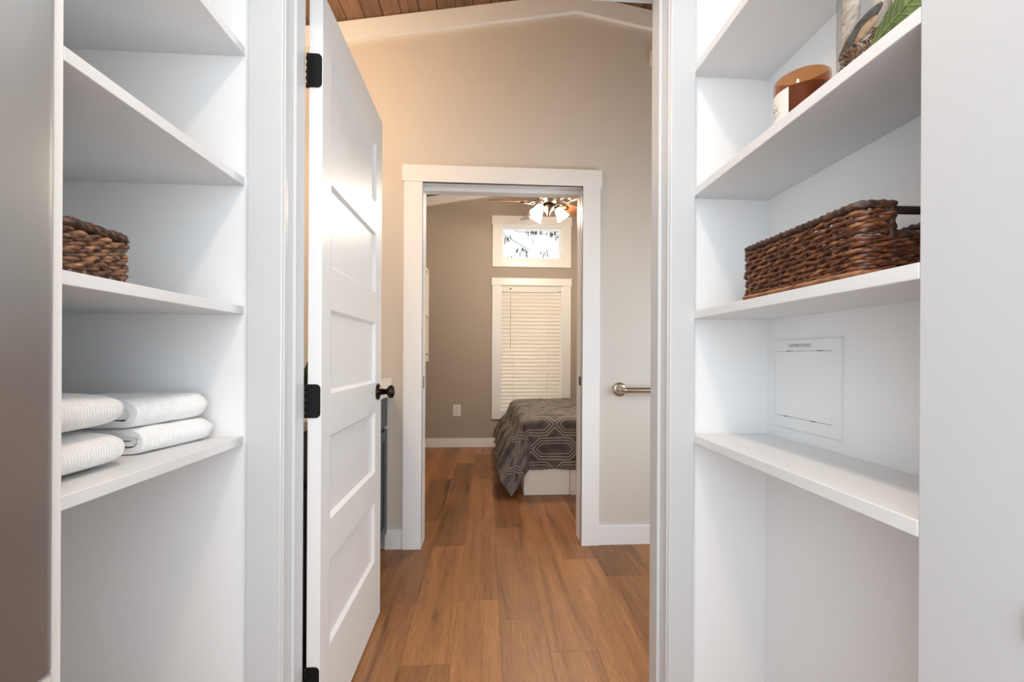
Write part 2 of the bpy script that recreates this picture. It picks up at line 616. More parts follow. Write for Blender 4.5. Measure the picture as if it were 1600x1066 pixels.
kn = obj('knob', lathe([(0.0, 0.028), (0.010, 0.028), (0.0115, 0.036), (0.020, 0.041), (0.0255, 0.048), (0.0265, 0.055), (0.024, 0.062), (0.012, 0.0655), (0, 0.066)], 28, (DX1, KY, KZ), 'X', False), 'bronze', door)
obj('rosette', lathe([(0.0335, 0.0), (0.0335, 0.003), (0.030, 0.007), (0.014, 0.010), (0.0115, 0.030), (0.0, 0.030)], 28, (DX1 + 0.0002, KY, KZ), 'X', False), 'bronze', kn)

# ------------------------------------------------------------------ built-in shelves
SB = [0.860, 1.169, 1.4745, 1.783, 2.09]      # undersides
ST = 0.020
XLF, XRF = -0.577, 0.514
lab_l = ['white built-in shelf carrying the folded white towels', 'white built-in shelf under the small basket beside the fridge',
         'empty white left shelf just above the small basket', 'white left shelf cut by the top edge of the photo']
lab_r = ['empty white right shelf below the wicker basket and access panel', 'white right shelf carrying the large brown wicker basket',
         'white right shelf with the amber candle and the clear bag', 'white right shelf above the amber candle']
SL = []
for i in range(4):
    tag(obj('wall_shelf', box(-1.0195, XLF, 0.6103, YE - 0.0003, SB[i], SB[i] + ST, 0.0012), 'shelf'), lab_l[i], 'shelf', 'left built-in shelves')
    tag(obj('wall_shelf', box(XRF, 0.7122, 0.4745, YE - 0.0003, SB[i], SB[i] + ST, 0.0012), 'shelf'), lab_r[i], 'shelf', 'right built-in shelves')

# ------------------------------------------------------------------ stainless refrigerator at the left edge
M['steel'] = mat('brushed_stainless', (186, 188, 190), 0.5, 1.0)
mp = coords(M['steel'], (1, 0.6, 90))
nz = noise_tex(M['steel'], mp, 5, 3)
bump(M['steel'], nz.outputs['Fac'], 0.10, 0.0006)
M['fridgegrey'] = mat('fridge_side_grey', (120, 118, 116), 0.5, 0.3)
fr = thing('refrigerator', (-0.85, 0.12, 0), 'brushed stainless refrigerator at the left edge of the photo', 'refrigerator')
obj('body', box(-1.25, -0.632, -0.325, 0.583, 0.02, 1.92, 0.004), 'fridgegrey', fr)
# the doors bow very slightly outward
def bowed(y0, y1, z0, z1):
    bm = new_bm()
    n = 14
    poly = [(-0.626, y0 + 0.004)]
    for i in range(n + 1):
        t = i / n
        y = y0 + (y1 - y0) * t
        e = min(t, 1 - t) * (y1 - y0)
        x = -0.5575 - 0.012 * max(0, 1 - e / 0.014) ** 2.2 + 0.004 * math.sin(PI * t)
        poly.append((x, y))
    poly.append((-0.626, y1 - 0.004))
    add_prism(bm, poly, 'Z', z0, z1)
    return bm


def bowed_fine(y0, y1, z0, z1):
    bm = new_bm()
    ys = []
    for k in range(7):
        ys.append(y0 + 0.016 * (1 - math.cos(k * PI / 12)))
    for k in range(1, 12):
        ys.append(y0 + 0.016 + (y1 - y0 - 0.032) * k / 12)
    for k in range(7):
        ys.append(y1 - 0.016 * (1 - math.cos((6 - k) * PI / 12)))
    poly = [(-0.626, y0)]
    for y in ys:
        e = min(y - y0, y1 - y)
        c = 0.016 - e if e < 0.016 else 0
        x = -0.557 - (0.016 - math.sqrt(max(0, 0.016 ** 2 - c * c)))
        poly.append((x, y))
    poly.append((-0.626, y1))
    add_prism(bm, poly, 'Z', z0, z1)
    for f in bm.faces:
        if abs(f.normal.z) < 0.5:
            f.smooth = True
    return bm


obj('freezer_drawer', bowed_fine(-0.325, 0.586, 0.06, 0.66), 'steel', fr)
d1 = obj('fridge_door', bowed_fine(0.128, 0.586, 0.666, 1.90), 'steel', fr)
d2 = obj('fridge_door', bowed_fine(-0.325, 0.122, 0.666, 1.90), 'steel', fr)
for dd, yy in ((d1, 0.165), (d2, 0.085)):
    bm = tube([(-0.556, yy, 0.80), (-0.515, yy, 0.81), (-0.507, yy, 0.85), (-0.507, yy, 1.65), (-0.515, yy, 1.69), (-0.556, yy, 1.70)], 0.011, 10)
    obj('handle', bm, 'steel', dd)
obj('toe_grille', box(-1.2, -0.64, -0.31, 0.56, 0.0, 0.05), 'dark', fr)

# ------------------------------------------------------------------ woven baskets
def wicker(name, tones, rough):
    m = mat(name, tones[0], rough)
    nt, N, L, b = nodes(m)
    mp = coords(m, (1, 1, 2.2), True)
    n = noise_tex(m, mp, 55, 5, 0.65, 0.6)
    ramp(m, n.outputs['Fac'], [(0.30, tones[0]), (0.46, tones[1]), (0.58, tones[2]), (0.74, tones[3])], 'Base Color')
    n2 = noise_tex(m, mp, 240, 3, 0.6, 0.2)
    bump(m, n2.outputs['Fac'], 0.5, 0.0012)
    return m


M['wicker'] = wicker('varnished_brown_wicker', [(34, 19, 14), (84, 47, 30), (128, 78, 46), (188, 134, 92)], 0.30)
M['hyacinth'] = wicker('brown_water_hyacinth', [(34, 22, 17), (88, 58, 41), (136, 96, 68), (196, 150, 112)], 0.55)
M['rimdark'] = wicker('dark_wrapped_rim', [(28, 18, 14), (58, 36, 26), (86, 56, 40), (128, 92, 66)], 0.45)
M['stake'] = mat('grey_brown_stake', (134, 112, 100), 0.5)
M['coir'] = wicker('pale_coir_base', [(116, 74, 48), (150, 100, 68), (170, 120, 84), (190, 142, 104)], 0.8)
M['rod'] = wood('dark_handle_rod', [(0.3, (30, 18, 14)), (0.7, (48, 30, 22))], (20, 2, 20), 0.35, 0.1)


def rr_path(x0, x1, y0, y1, r):
    """arc-length function around a rounded rectangle, starting mid of the y0 side and running towards +x"""
    segs = []
    w, d = x1 - x0, y1 - y0
    xm = (x0 + x1) / 2
    segs.append(('l', (xm, y0), (x1 - r, y0)))
    segs.append(('a', (x1 - r, y0 + r), -PI / 2))
    segs.append(('l', (x1, y0 + r), (x1, y1 - r)))
    segs.append(('a', (x1 - r, y1 - r), 0))
    segs.append(('l', (x1 - r, y1), (x0 + r, y1)))
    segs.append(('a', (x0 + r, y1 - r), PI / 2))
    segs.append(('l', (x0, y1 - r), (x0, y0 + r)))
    segs.append(('a', (x0 + r, y0 + r), PI))
    segs.append(('l', (x0 + r, y0), (xm, y0)))
    lens = [(Vector(s[2]) - Vector(s[1])).length if s[0] == 'l' else r * PI / 2 for s in segs]
    tot = sum(lens)

    def at(s):
        s = s % tot
        for sg, ln in zip(segs, lens):
            if s <= ln or sg is segs[-1]:
                if sg[0] == 'l':
                    a, b2 = Vector(sg[1]), Vector(sg[2])
                    t = (b2 - a).normalized()
                    p = a + t * s
                    return p, Vector((t.y, -t.x))
                ang = sg[2] + s / r
                nrm = Vector((math.cos(ang), math.sin(ang)))
                return Vector(sg[1]) + nrm * r, nrm
            s -= ln
    return at, tot


def rope(bm, at, s0, s1, zfun, rad, amp, lay, sides=8, step=0.003, turns=3, closed=False):
    """one thick rope with helical ridges (a wrapped rim)"""
    n = max(8, int((s1 - s0) / step))
    rings = []
    for i in range(n + (0 if closed else 1)):
        s = s0 + (s1 - s0) * i / n
        p, nr = at(s)
        z = zfun(s)
        ring = []
        for k in range(sides):
            th = 2 * PI * k / sides
            rr = rad * (1 + amp * math.sin(turns * th + 2 * PI * s / lay) + 0.24 * noise.noise((s * 110, math.cos(th), math.sin(th))))
            q = p + nr * (rr * math.cos(th))
            ring.append(bm.verts.new((q.x, q.y, z + rr * math.sin(th))))
        rings.append(ring)
    m = len(rings)
    for i in range(m if closed else m - 1):
        a, b2 = rings[i], rings[(i + 1) % m]
        for k in range(sides):
            f = bm.faces.new((a[k], a[(k + 1) % sides], b2[(k + 1) % sides], b2[k]))
            f.smooth = True
    if not closed:
        bm.faces.new(rings[0][::-1])
        bm.faces.new(rings[-1])
    return bm


def basket(root, x0, x1, y0, y1, z0, h, rows, pitch, wm, seed, notch=None, srad=0.0040, corner=0.014):
    rnd = random.Random(seed)
    ins = srad * 1.5
    at, tot = rr_path(x0 + ins, x1 - ins, y0 + ins, y1 - ins, corner)
    npair = max(4, round(tot / pitch))
    if npair % 2:
        npair += 1
    pt = tot / npair
    rimr = srad * 1.75
    zr = z0 + h - rimr
    base_h = srad * 1.6
    obj('base', box(x0 + ins, x1 - ins, y0 + ins, y1 - ins, z0 + 0.0005, z0 + base_h, 0.001, 1), 'rimdark', root)
    rowh = (h - rimr * 2 - base_h) / rows
    nhalf = notch[0] if notch else 0
    nz_ = notch[1] if notch else 99
    for i in range(rows):
        z = z0 + base_h + (i + 0.5) * rowh
        open_row = notch is not None and z > nz_
        a0, a1 = (nhalf, tot - nhalf) if open_row else (0, tot)
        for strand in (0, 1):
            pts = []
            n = int((a1 - a0) / 0.0042)
            ph0 = PI * strand + PI * 0.5 * (i % 2) + rnd.uniform(-0.35, 0.35)
            sd = rnd.random() * 50
            for k in range(n + (1 if open_row else 0)):
                s = a0 + (a1 - a0) * k / n
                p, nr = at(s)
                ph = PI * s / pt + ph0
                wob = noise.noise((s * 45, sd, 0)) * 0.0020
                q = p + nr * (srad * 0.95 * math.cos(ph) + wob)
                pts.append((q.x, q.y, z + srad * 0.62 * math.sin(ph) + noise.noise((s * 30, sd, 9)) * 0.0026))
            sdd = rnd.random() * 50
            bm = tube(pts, (lambda t: srad * (0.94 + 0.42 * noise.noise((t * tot * 70, sdd, 3)))), 6, closed=not open_row, up=(0, 0, 1))
            obj('strand', bm, wm, root)
    # stakes
    k = 0
    for j in range(npair):
        s = (j + 0.5) * pt
        p, nr = at(s)
        inn = notch is not None and (s < nhalf or s > tot - nhalf)
        top = (nz_ if inn else zr)
        t = Vector((-nr.y, nr.x))
        bm = new_bm()
        w_, d_ = 0.0021, 0.0013
        A = [p + t * w_ + nr * d_, p - t * w_ + nr * d_, p - t * w_ - nr * d_, p + t * w_ - nr * d_]
        add_prism(bm, [(v.x, v.y) for v in A], 'Z', z0 + 0.001, top)
        obj('stake', bm, 'stake', root)
    # rim
    if notch is None:
        obj('rim', rope(new_bm(), at, 0, tot, lambda s: zr, rimr, 0.15, 0.013, sides=12, step=0.0016, closed=True), 'rimdark', root)
    else:
        obj('rim', rope(new_bm(), at, nhalf - 0.004, tot - nhalf + 0.004, lambda s: zr, rimr, 0.15, 0.013, sides=12, step=0.0016), 'rimdark', root)
        for sg in (1, -1):
            # twisted posts on both sides of the hand hole
            bm = new_bm()
            p, nr = at(nhalf if sg > 0 else tot - nhalf)
            rope(bm, lambda s: (Vector((p.x, p.y)), nr), 0, 0.0001, lambda s: nz_, 0.001, 0, 1)
            bm.free()
            bm = new_bm()
            n = 24
            rings = []
            for q in range(n + 1):
                z = nz_ - 0.004 + (zr + 0.004 - nz_) * q / n
                ring = []
                for kk in range(8):
                    th = 2 * PI * kk / 8
                    rr = rimr * 0.95 * (1 + 0.2 * math.sin(3 * th + 2 * PI * z / 0.016))
                    ring.append(bm.verts.new((p.x + rr * math.cos(th), p.y + rr * math.sin(th), z)))
                rings.append(ring)
            for q in range(n):
                for kk in range(8):
                    f = bm.faces.new((rings[q][kk], rings[q][(kk + 1) % 8], rings[q + 1][(kk + 1) % 8], rings[q + 1][kk]))
                    f.smooth = True
            bm.faces.new(rings[0][::-1])
            bm.faces.new(rings[-1])
            obj('rim_post', bm, 'rimdark', root)
        obj('lower_rim', rope(new_bm(), at, -nhalf, nhalf, lambda s: nz_ + 0.001, rimr, 0.2, 0.016), 'rimdark', root)


zs = SB[1] + ST
bk = thing('wicker_basket', (0.612, 0.695, zs), 'large varnished brown wicker basket with a dark rod handle', 'basket')
basket(bk, 0.5155, 0.7095, 0.555, 0.833, zs, 0.106, 10, 0.029, 'wicker', 3, notch=(0.048, zs + 0.058), srad=0.0035)
obj('handle', tube([(0.545, 0.5635, zs + 0.094), (0.612, 0.5635, zs + 0.0945), (0.680, 0.5635, zs + 0.094)], 0.0058, 12), 'rod', bk)
at_, tot_ = rr_path(0.5175, 0.7075, 0.557, 0.831, 0.012)
obj('coir_edge', rope(new_bm(), at_, 0, tot_, lambda s: zs + 0.0042, 0.0040, 0.12, 0.010, closed=True), 'coir', bk)

bl = thing('wicker_basket', (-0.70, 0.672, zs), 'small brown woven basket on the shelf beside the stainless fridge', 'basket')
basket(bl, -0.86, -0.5785, 0.6125, 0.727, zs, 0.077, 7, 0.022, 'hyacinth', 5, srad=0.0042, corner=0.010)

# ------------------------------------------------------------------ towels
M['towel'] = mat('white_waffle_cotton', (243, 242, 241), 0.95, 0, 0.2)
mp = coords(M['towel'], (1, 1, 1))
nt, N, L, b_ = nodes(M['towel'])
wv = N.new('ShaderNodeTexWave')
wv.bands_direction = 'Y'
wv.inputs['Scale'].default_value = 62
wv.inputs['Distortion'].default_value = 2.2
wv.inputs['Detail'].default_value = 2
L.new(mp.outputs[0], wv.inputs['Vector'])
nn = noise_tex(M['towel'], mp, 320, 3)
ad = N.new('ShaderNodeMath')
ad.operation = 'ADD'
L.new(wv.outputs['Fac'], ad.inputs[0])
L.new(nn.outputs['Fac'], ad.inputs[1])
bump(M['towel'], ad.outputs[0], 0.40, 0.0020)
b_.inputs['Sheen Weight'].default_value = 0.3
M['towel_warm'] = M['towel']


def pillow_towel(x0, x1, y0, y1, z0, z1, seed, zw):
    """a soft folded towel: rounded nose to +y, soft front edge"""
    bm = new_bm()
    nu, nv = 44, 28
    cx, cy, cz = (x0 + x1) / 2, (y0 + y1) / 2, (z0 + z1) / 2
    a, b2, c = (x1 - x0) / 2, (y1 - y0) / 2, (z1 - z0) / 2

    def sp(v, e):
        return math.copysign(abs(v) ** e, v)
    rings = []
    for j in range(1, nv):
        ph = -PI / 2 + PI * j / nv
        ring = []
        for i in range(nu):
            th = 2 * PI * i / nu
            x = sp(math.cos(ph), 0.55) * sp(math.cos(th), 0.30)
            y = sp(math.cos(ph), 0.55) * sp(math.sin(th), 0.30)
            z = sp(math.sin(ph), 0.75)
            px, py, pz_ = cx + a * x, cy + b2 * y, cz + c * z
            nv_ = noise.noise((px * 14 + seed, py * 14, pz_ * 22)) * 0.004 * (1 if z > -0.6 else 0.2)
            pz2 = pz_ + (nv_ if z > -0.5 else 0) + zw * (0.5 - 0.5 * y) * max(0, z)
            ring.append(bm.verts.new((px + nv_ * 0.6, py + nv_ * 0.6, max(z0, pz2))))
        rings.append(ring)
    bot = bm.verts.new((cx, cy, z0))
    top = bm.verts.new((cx, cy, z1 + zw * 0.5))
    for j in range(len(rings) - 1):
        for i in range(nu):
            bm.faces.new((rings[j][i], rings[j][(i + 1) % nu], rings[j + 1][(i + 1) % nu], rings[j + 1][i]))
    for i in range(nu):
        bm.faces.new((bot, rings[0][(i + 1) % nu], rings[0][i]))
        bm.faces.new((top, rings[-1][i], rings[-1][(i + 1) % nu]))
    for f in bm.faces:
        f.smooth = True
    return bm


def u_strip(bm, xf, xb, zlo, zhi, th, y0, y1, seed, skew):
    """a cloth layer folded once; nose at +x (xf), extruded in y, with soft rounded far end"""
    r_out = (zhi - zlo) / 2
    zm = (zlo + zhi) / 2
    outer, inner = [], []
    for i in range(9):
        x = xb + (xf - r_out - xb) * i / 8
        outer.append((x, zlo))
        inner.append((x, zlo + th))
    for i in range(1, 12):
        a = -PI / 2 + PI * i / 12
        outer.append((xf - r_out + r_out * math.cos(a), zm + r_out * math.sin(a)))
        ri = max(0.0015, r_out - th)
        inner.append((xf - r_out + ri * math.cos(a), zm + ri * math.sin(a)))
    for i in range(8, -1, -1):
        x = xb + (xf - r_out - xb) * i / 8
        outer.append((x, zhi))
        inner.append((x, zhi - th))
    loop = outer + inner[::-1]
    n = len(loop)
    ny = 22
    rings = []
    for j in range(ny + 1):
        t = j / ny
        y = y0 + (y1 - y0) * t
        e = min(t / 0.06, 1.0)
        e2 = min((1 - t) / 0.12, 1.0)
        sc = 0.86 + 0.14 * math.sin(e * PI / 2)
        scz = sc * (0.50 + 0.50 * math.sqrt(max(0.0, 1 - (1 - e2) ** 2)))
        ring = []
        for x, z in loop:
            d = noise.noise((x * 26 + seed, y * 26, z * 40)) * 0.0042 + noise.noise((x * 90 + seed, y * 34, z * 120)) * 0.0018
            k = (x - xb) / (xf - xb)
            zz = zm + (z - zm) * scz - (1 - scz) * r_out * 0.2
            xx = xb + (x - xb) * (0.96 + 0.04 * math.sin(e2 * PI / 2)) + skew * (y - y0) + d
            ring.append(bm.verts.new((xx, y + d * 0.8, max(zz + d * 0.5, zlo - 0.0005))))
        rings.append(ring)
    for j in range(ny):
        for i in range(n):
            f = bm.faces.new((rings[j][i], rings[j][(i + 1) % n], rings[j + 1][(i + 1) % n], rings[j + 1][i]))
            f.smooth = True
    bm.faces.new(rings[0][::-1])
    bm.faces.new(rings[-1])


def rolled_towel(xf, xb, z0, z1, y0, y1, seed, skew):
    bm = new_bm()
    u_strip(bm, xf, xb, z0 + 0.0006, z1, 0.0125, y0, y1, seed, skew)
    h = z1 - z0
    u_strip(bm, xf - 0.017, xb + 0.004, z0 + 0.0155, z1 - 0.0135, (h - 0.032) / 2, y0 + 0.004, y1 - 0.03, seed + 7, skew)
    return bm


zt = SB[0] + ST
tag(obj('folded_towel', pillow_towel(-0.86, -0.628, 0.618, 0.795, zt + 0.0005, zt + 0.060, 1, 0.004), 'towel'),
    'folded white towel at the bottom of the pile next to the fridge', 'towel', 'folded white towels')
tag(obj('folded_towel', pillow_towel(-0.87, -0.632, 0.614, 0.796, zt + 0.0668, zt + 0.128, 4, 0.006), 'towel'),
    'folded white towel on top of the pile next to the fridge', 'towel', 'folded white towels')
tag(obj('folded_towel', rolled_towel(-0.655, -0.86, zt, zt + 0.051, 0.846, 1.020, 11, 0.17), 'towel'),
    'rolled-edge white towel at the bottom of the farther pile', 'towel', 'folded white towels')
tag(obj('folded_towel', rolled_towel(-0.662, -0.87, zt + 0.0515, zt + 0.108, 0.842, 1.012, 23, 0.17), 'towel'),
    'rolled-edge white towel on top of the farther pile', 'towel', 'folded white towels')

# ------------------------------------------------------------------ access panel on the right niche wall
M['apanel'] = painted('white_access_panel', (243, 243, 243), 0.5, 60, 0.03)
ap = thing('access_panel', (0.7125, 0.91, 0.907), 'flat white hatch with a small printed tag on the niche wall', 'access panel')
XA = 0.7123
ya, yb, za, zb = 0.806, 1.014, 0.908, 1.114
bm = new_bm()
f_ = 0.020
ia, ib, ja, jb = 0.828, 1.000, 0.934, 1.089
add_box(bm, XA - 0.0042, XA, ya, ia, za, zb)
add_box(bm, XA - 0.0042, XA, ib, yb, za, zb)
add_box(bm, XA - 0.0042, XA, ia, ib, za, ja)
add_box(bm, XA - 0.0042, XA, ia, ib, jb, zb)
obj('frame', bm, 'apanel', ap)
hatch = obj('hatch', box(XA - 0.0036, XA - 0.0005, ia + 0.0007, ib - 0.0007, ja + 0.0009, jb - 0.0009, 0.0005), 'apanel', ap)
for yy, zz, w_ in ((0.862, jb - 0.0003, 0.013), (0.955, jb - 0.0003, 0.010), (0.965, ja + 0.0003, 0.012), (0.88, ja + 0.0003, 0.012)):
    obj('catch', box(XA - 0.0044, XA - 0.001, yy - w_ / 2, yy + w_ / 2, zz - 0.0007, zz + 0.0007), 'slot', hatch)
lb = obj('printed_tag', box(XA - 0.0047, XA - 0.0042, 0.880, 0.958, 1.0955, 1.1065), 'plastic', ap)
bm = text_mesh('SHOWER ACCESS', 0.0078)
w0 = max(v.co.x for v in bm.verts) - min(v.co.x for v in bm.verts)
for v in bm.verts:
    u, w_ = v.co.x * 0.062 / w0, v.co.y
    v.co = (XA - 0.0050, 0.919 - u, 1.101 + w_)
M['ink'] = mat('dark_print', (70, 72, 74), 0.6)
obj('lettering', bm, 'ink', lb)

# wall plate at the right edge
sw = thing('wall_plate', (0.514, 0.33, 0.77), 'white wall plate at the right edge of the photo', 'wall plate')
obj('plate', box(0.5072, 0.5138, 0.290, 0.3690, 0.803, 0.838, 0.003), 'plastic', sw)
obj('rocker', box(0.5050, 0.5075, 0.312, 0.345, 0.811, 0.830, 0.0012), 'plastic', sw)

# ------------------------------------------------------------------ amber candle
zs2 = SB[2] + ST
CX, CYY = 0.612, 0.792
M['amber'] = mat('amber_glass', (208, 146, 92), 0.04)
nt, N, L, b_ = nodes(M['amber'])
b_.inputs['Transmission Weight'].default_value = 0.92
b_.inputs['IOR'].default_value = 1.25
M['wax'] = mat('amber_wax', (150, 66, 24), 0.45)
b_ = M['wax'].node_tree.nodes['Principled BSDF']
b_.inputs['Subsurface Weight'].default_value = 0.2
b_.inputs['Subsurface Radius'].default_value = (0.01, 0.004, 0.002)
M['paper'] = mat('cream_label_paper', (232, 226, 220), 0.7)
cd = thing('candle_jar', (CX, CYY, zs2), 'amber glass candle jar with a cream paper label', 'candle')
CR, CH = 0.0475, 0.121
obj('jar', lathe([(0.0, 0.0), (CR - 0.004, 0.0), (CR, 0.004), (CR, CH - 0.001), (CR - 0.001, CH), (CR - 0.002, CH - 0.001), (CR - 0.0025, 0.006), (0.0, 0.006)], 56, (CX, CYY, zs2 + 0.0003), 'Z', False), 'amber', cd)
obj('wax', lathe([(0.0, 0.0066), (CR - 0.0034, 0.0066), (CR - 0.0034, CH - 0.026), (CR - 0.006, CH - 0.027), (0.0, CH - 0.028)], 48, (CX, CYY, zs2), 'Z', False), 'wax', cd)
obj('wick', tube([(CX, CYY, zs2 + CH - 0.029), (CX + 0.001, CYY, zs2 + CH - 0.018)], 0.001, 6), 'slot', cd)


def on_jar(ang, z, r):
    return (CX + r * math.cos(ang), CYY + r * math.sin(ang), z)


A0, A1 = math.radians(112), math.radians(207)     # label spans the far-left side of the jar
bm = new_bm()
nl = 24
z0_, z1_ = zs2 + 0.006, zs2 + 0.094
rows_ = [[bm.verts.new(on_jar(A0 + (A1 - A0) * i / nl, z, CR + 0.0004)) for i in range(nl + 1)] for z in (z0_, z1_)]
for i in range(nl):
    bm.faces.new((rows_[0][i], rows_[0][i + 1], rows_[1][i + 1], rows_[1][i]))
lbl = obj('label', bm, 'paper', cd, smooth=True)
def jar_text(s, size, ang, z, name):
    bm = text_mesh(s, size)
    for v in bm.verts:
        a = ang + v.co.x / CR
        v.co = on_jar(a, z + v.co.y, CR + 0.0008)
    obj(name, bm, 'ink', lbl)


jar_text('AN', 0.0125, math.radians(168), zs2 + 0.064, 'lettering')
bm = new_bm()
def jar_line(bm, a0, a1, z, t):
    n = 6
    R0 = [[bm.verts.new(on_jar(math.radians(a0 + (a1 - a0) * i / n), zz, CR + 0.0008)) for i in range(n + 1)] for zz in (z, z + t)]
    for i in range(n):
        bm.faces.new((R0[0][i], R0[0][i + 1], R0[1][i + 1], R0[1][i]))


bm.free()
for k, (a0, a1, z) in enumerate([(160, 188, 0.0535), (160, 176, 0.050), (163, 172, 0.076), (160, 200, 0.030), (160, 200, 0.016), (166, 176, 0.0225), (182, 192, 0.0225)]):
    bm = new_bm()
    jar_line(bm, a0, a1, zs2 + z, 0.0007)
    obj('print_line', bm, 'ink', lbl)
for a in (199.4, 179, 160):
    bm = new_bm()
    jar_line(bm, a, a + 0.7, zs2 + 0.016, 0.0145)
    obj('print_line', bm, 'ink', lbl)

# ------------------------------------------------------------------ clear bag of dried botanicals
M['film'] = bpy.data.materials.new('clear_film')
M['film'].use_nodes = True
nt = M['film'].node_tree
nt.nodes.clear()
out = nt.nodes.new('ShaderNodeOutputMaterial')
mx = nt.nodes.new('ShaderNodeMixShader')
tr = nt.nodes.new('ShaderNodeBsdfTransparent')
gl = nt.nodes.new('ShaderNodeBsdfGlossy')
gl.inputs['Roughness'].default_value = 0.08
tr.inputs[0].default_value = (0.97, 0.97, 0.97, 1)
fz = nt.nodes.new('ShaderNodeFresnel')
fz.inputs[0].default_value = 1.18
fm = nt.nodes.new('ShaderNodeMath')
fm.operation = 'MULTIPLY'
fm.inputs[1].default_value = 0.6
nt.links.new(fz.outputs[0], fm.inputs[0])
nt.links.new(fm.outputs[0], mx.inputs[0])
nt.links.new(tr.outputs[0], mx.inputs[1])
nt.links.new(gl.outputs[0], mx.inputs[2])
nt.links.new(mx.outputs[0], out.inputs[0])

bag = new_bm()
nb, nh = 40, 16
bx0, bx1, by0, by1 = 0.519, 0.630, 0.4775, 0.622
rings = []
for j in range(nh + 1):
    t = j / nh
    z = zs2 + 0.0006 + 0.21 * t
    ring = []
    pinch = 1.0 - 0.55 * max(0, (t - 0.6) / 0.4) ** 1.5
    for i in range(nb):
        th = 2 * PI * i / nb
        c, s = math.cos(th), math.sin(th)
        x = (bx0 + bx1) / 2 + (bx1 - bx0) / 2 * math.copysign(abs(c) ** 0.45, c) * pinch
        y = (by0 + by1) / 2 + (by1 - by0) / 2 * math.copysign(abs(s) ** 0.45, s) * (0.4 + 0.6 * pinch)
        d = noise.noise((x * 50, y * 50, z * 50)) * 0.003 * (1 if t > 0.05 else 0)
        ring.append(bag.verts.new((max(0.5155, x + d), y + d * 0.5, z)))
    rings.append(ring)
for j in range(nh):
    for i in range(nb):
        f = bag.faces.new((rings[j][i], rings[j][(i + 1) % nb], rings[j + 1][(i + 1) % nb], rings[j + 1][i]))
        f.smooth = True
bag.faces.new(rings[0][::-1])
bag.faces.new(rings[-1])
tag(obj('cellophane_bag', bag, 'film'), 'clear cellophane bag filled with dried botanicals beside the candle', 'bag')

M['driftwood'] = wicker('pale_driftwood', [(150, 134, 118), (196, 184, 170), (214, 205, 194), (228, 222, 214)], 0.8)
M['mussel'] = wicker('dark_teal_husk', [(44, 34, 30), (84, 72, 62), (92, 108, 108), (122, 104, 84)], 0.35)
M['pod'] = wicker('beige_seed_pod', [(150, 118, 90), (196, 164, 132), (210, 180, 150), (222, 196, 168)], 0.7)
M['fiber'] = wicker('tan_straw', [(92, 64, 48), (160, 122, 92), (196, 160, 126), (222, 196, 166)], 0.7)
M['leaf'] = wicker('green_leaf', [(70, 92, 44), (98, 120, 62), (112, 134, 74), (132, 148, 92)], 0.45)
M['vein'] = mat('pale_leaf_vein', (176, 184, 120), 0.5)


def lens_shape(p0, p1, width, thick, nrm, bend=0.0, n=18, m_=10, prof=0.8):
    """spindle between two points; flattened along nrm"""
    p0, p1, nrm = Vector(p0), Vector(p1), Vector(nrm).normalized()
    t = (p1 - p0).normalized()
    sd = t.cross(nrm).normalized()
    nn_ = sd.cross(t)
    bm = new_bm()
    rings = []
    for i in range(n + 1):
        u = i / n
        w = max(0.03, math.sin(PI * (0.02 + 0.96 * u)) ** prof)
        c = p0 + (p1 - p0) * u + sd * bend * math.sin(PI * u)
        ring = []
        for k in range(m_):
            a = 2 * PI * k / m_
            d = noise.noise((u * 4 + width * 99, a, 2)) * 0.12
            ring.append(bm.verts.new(c + sd * (width / 2 * w * math.cos(a) * (1 + d)) + nn_ * (thick / 2 * w * math.sin(a) * (1 + d))))
        rings.append(ring)
    for i in range(n):
        for k in range(m_):
            f = bm.faces.new((rings[i][k], rings[i][(k + 1) % m_], rings[i + 1][(k + 1) % m_], rings[i + 1][k]))
            f.smooth = True
    bm.faces.new(rings[0][::-1])
    bm.faces.new(rings[-1])
    return bm


tag(obj('driftwood_stick', lens_shape((0.540, 0.605, zs2 + 0.003), (0.540, 0.590, zs2 + 0.20), 0.032, 0.014, (1, 0, 0), 0.003, prof=0.35), 'driftwood'),
    'tall pale grey piece of driftwood at the far end of the bag', 'driftwood', 'botanicals in the clear bag')
tag(obj('driftwood_stick', lens_shape((0.560, 0.578, zs2 + 0.004), (0.556, 0.566, zs2 + 0.17), 0.026, 0.016, (1, 0, 0), -0.004, prof=0.35), 'driftwood'),
    'pale driftwood piece at the back behind the dark husk', 'driftwood', 'botanicals in the clear bag')
tag(obj('seed_husk', lens_shape((0.5285, 0.609, zs2 + 0.028), (0.5285, 0.538, zs2 + 0.058), 0.027, 0.006, (1, 0, 0), 0.004, prof=0.55), 'mussel'),
    'long dark teal and brown husk lying across the bag', 'seed husk', 'botanicals in the clear bag')
tag(obj('seed_pod', lens_shape((0.5225, 0.573, zs2 + 0.0285), (0.5225, 0.538, zs2 + 0.040), 0.017, 0.007, (1, 0, 0), 0.001, prof=0.6), 'pod'),
    'beige almond shaped pod beside the green leaf', 'seed pod', 'botanicals in the clear bag')
tag(obj('seed_husk', lens_shape((0.560, 0.535, zs2 + 0.030), (0.556, 0.500, zs2 + 0.078), 0.022, 0.010, (1, 0, 0), 0.002, prof=0.55), 'mussel'),
    'short dark brown husk behind the top of the leaf', 'seed husk', 'botanicals in the clear bag')
# curled shaving
pts = []
for i in range(70):
    a = i * 0.28
    r = 0.005 + 0.00013 * i
    pts.append((0.539 + 0.0012 * math.sin(i), 0.519 + r * math.cos(a), zs2 + 0.070 + r * math.sin(a)))
tag(obj('curled_shaving', tube(pts, 0.0011, 5), 'fiber'), 'tightly curled pale shaving above the leaf', 'wood shaving', 'botanicals in the clear bag')
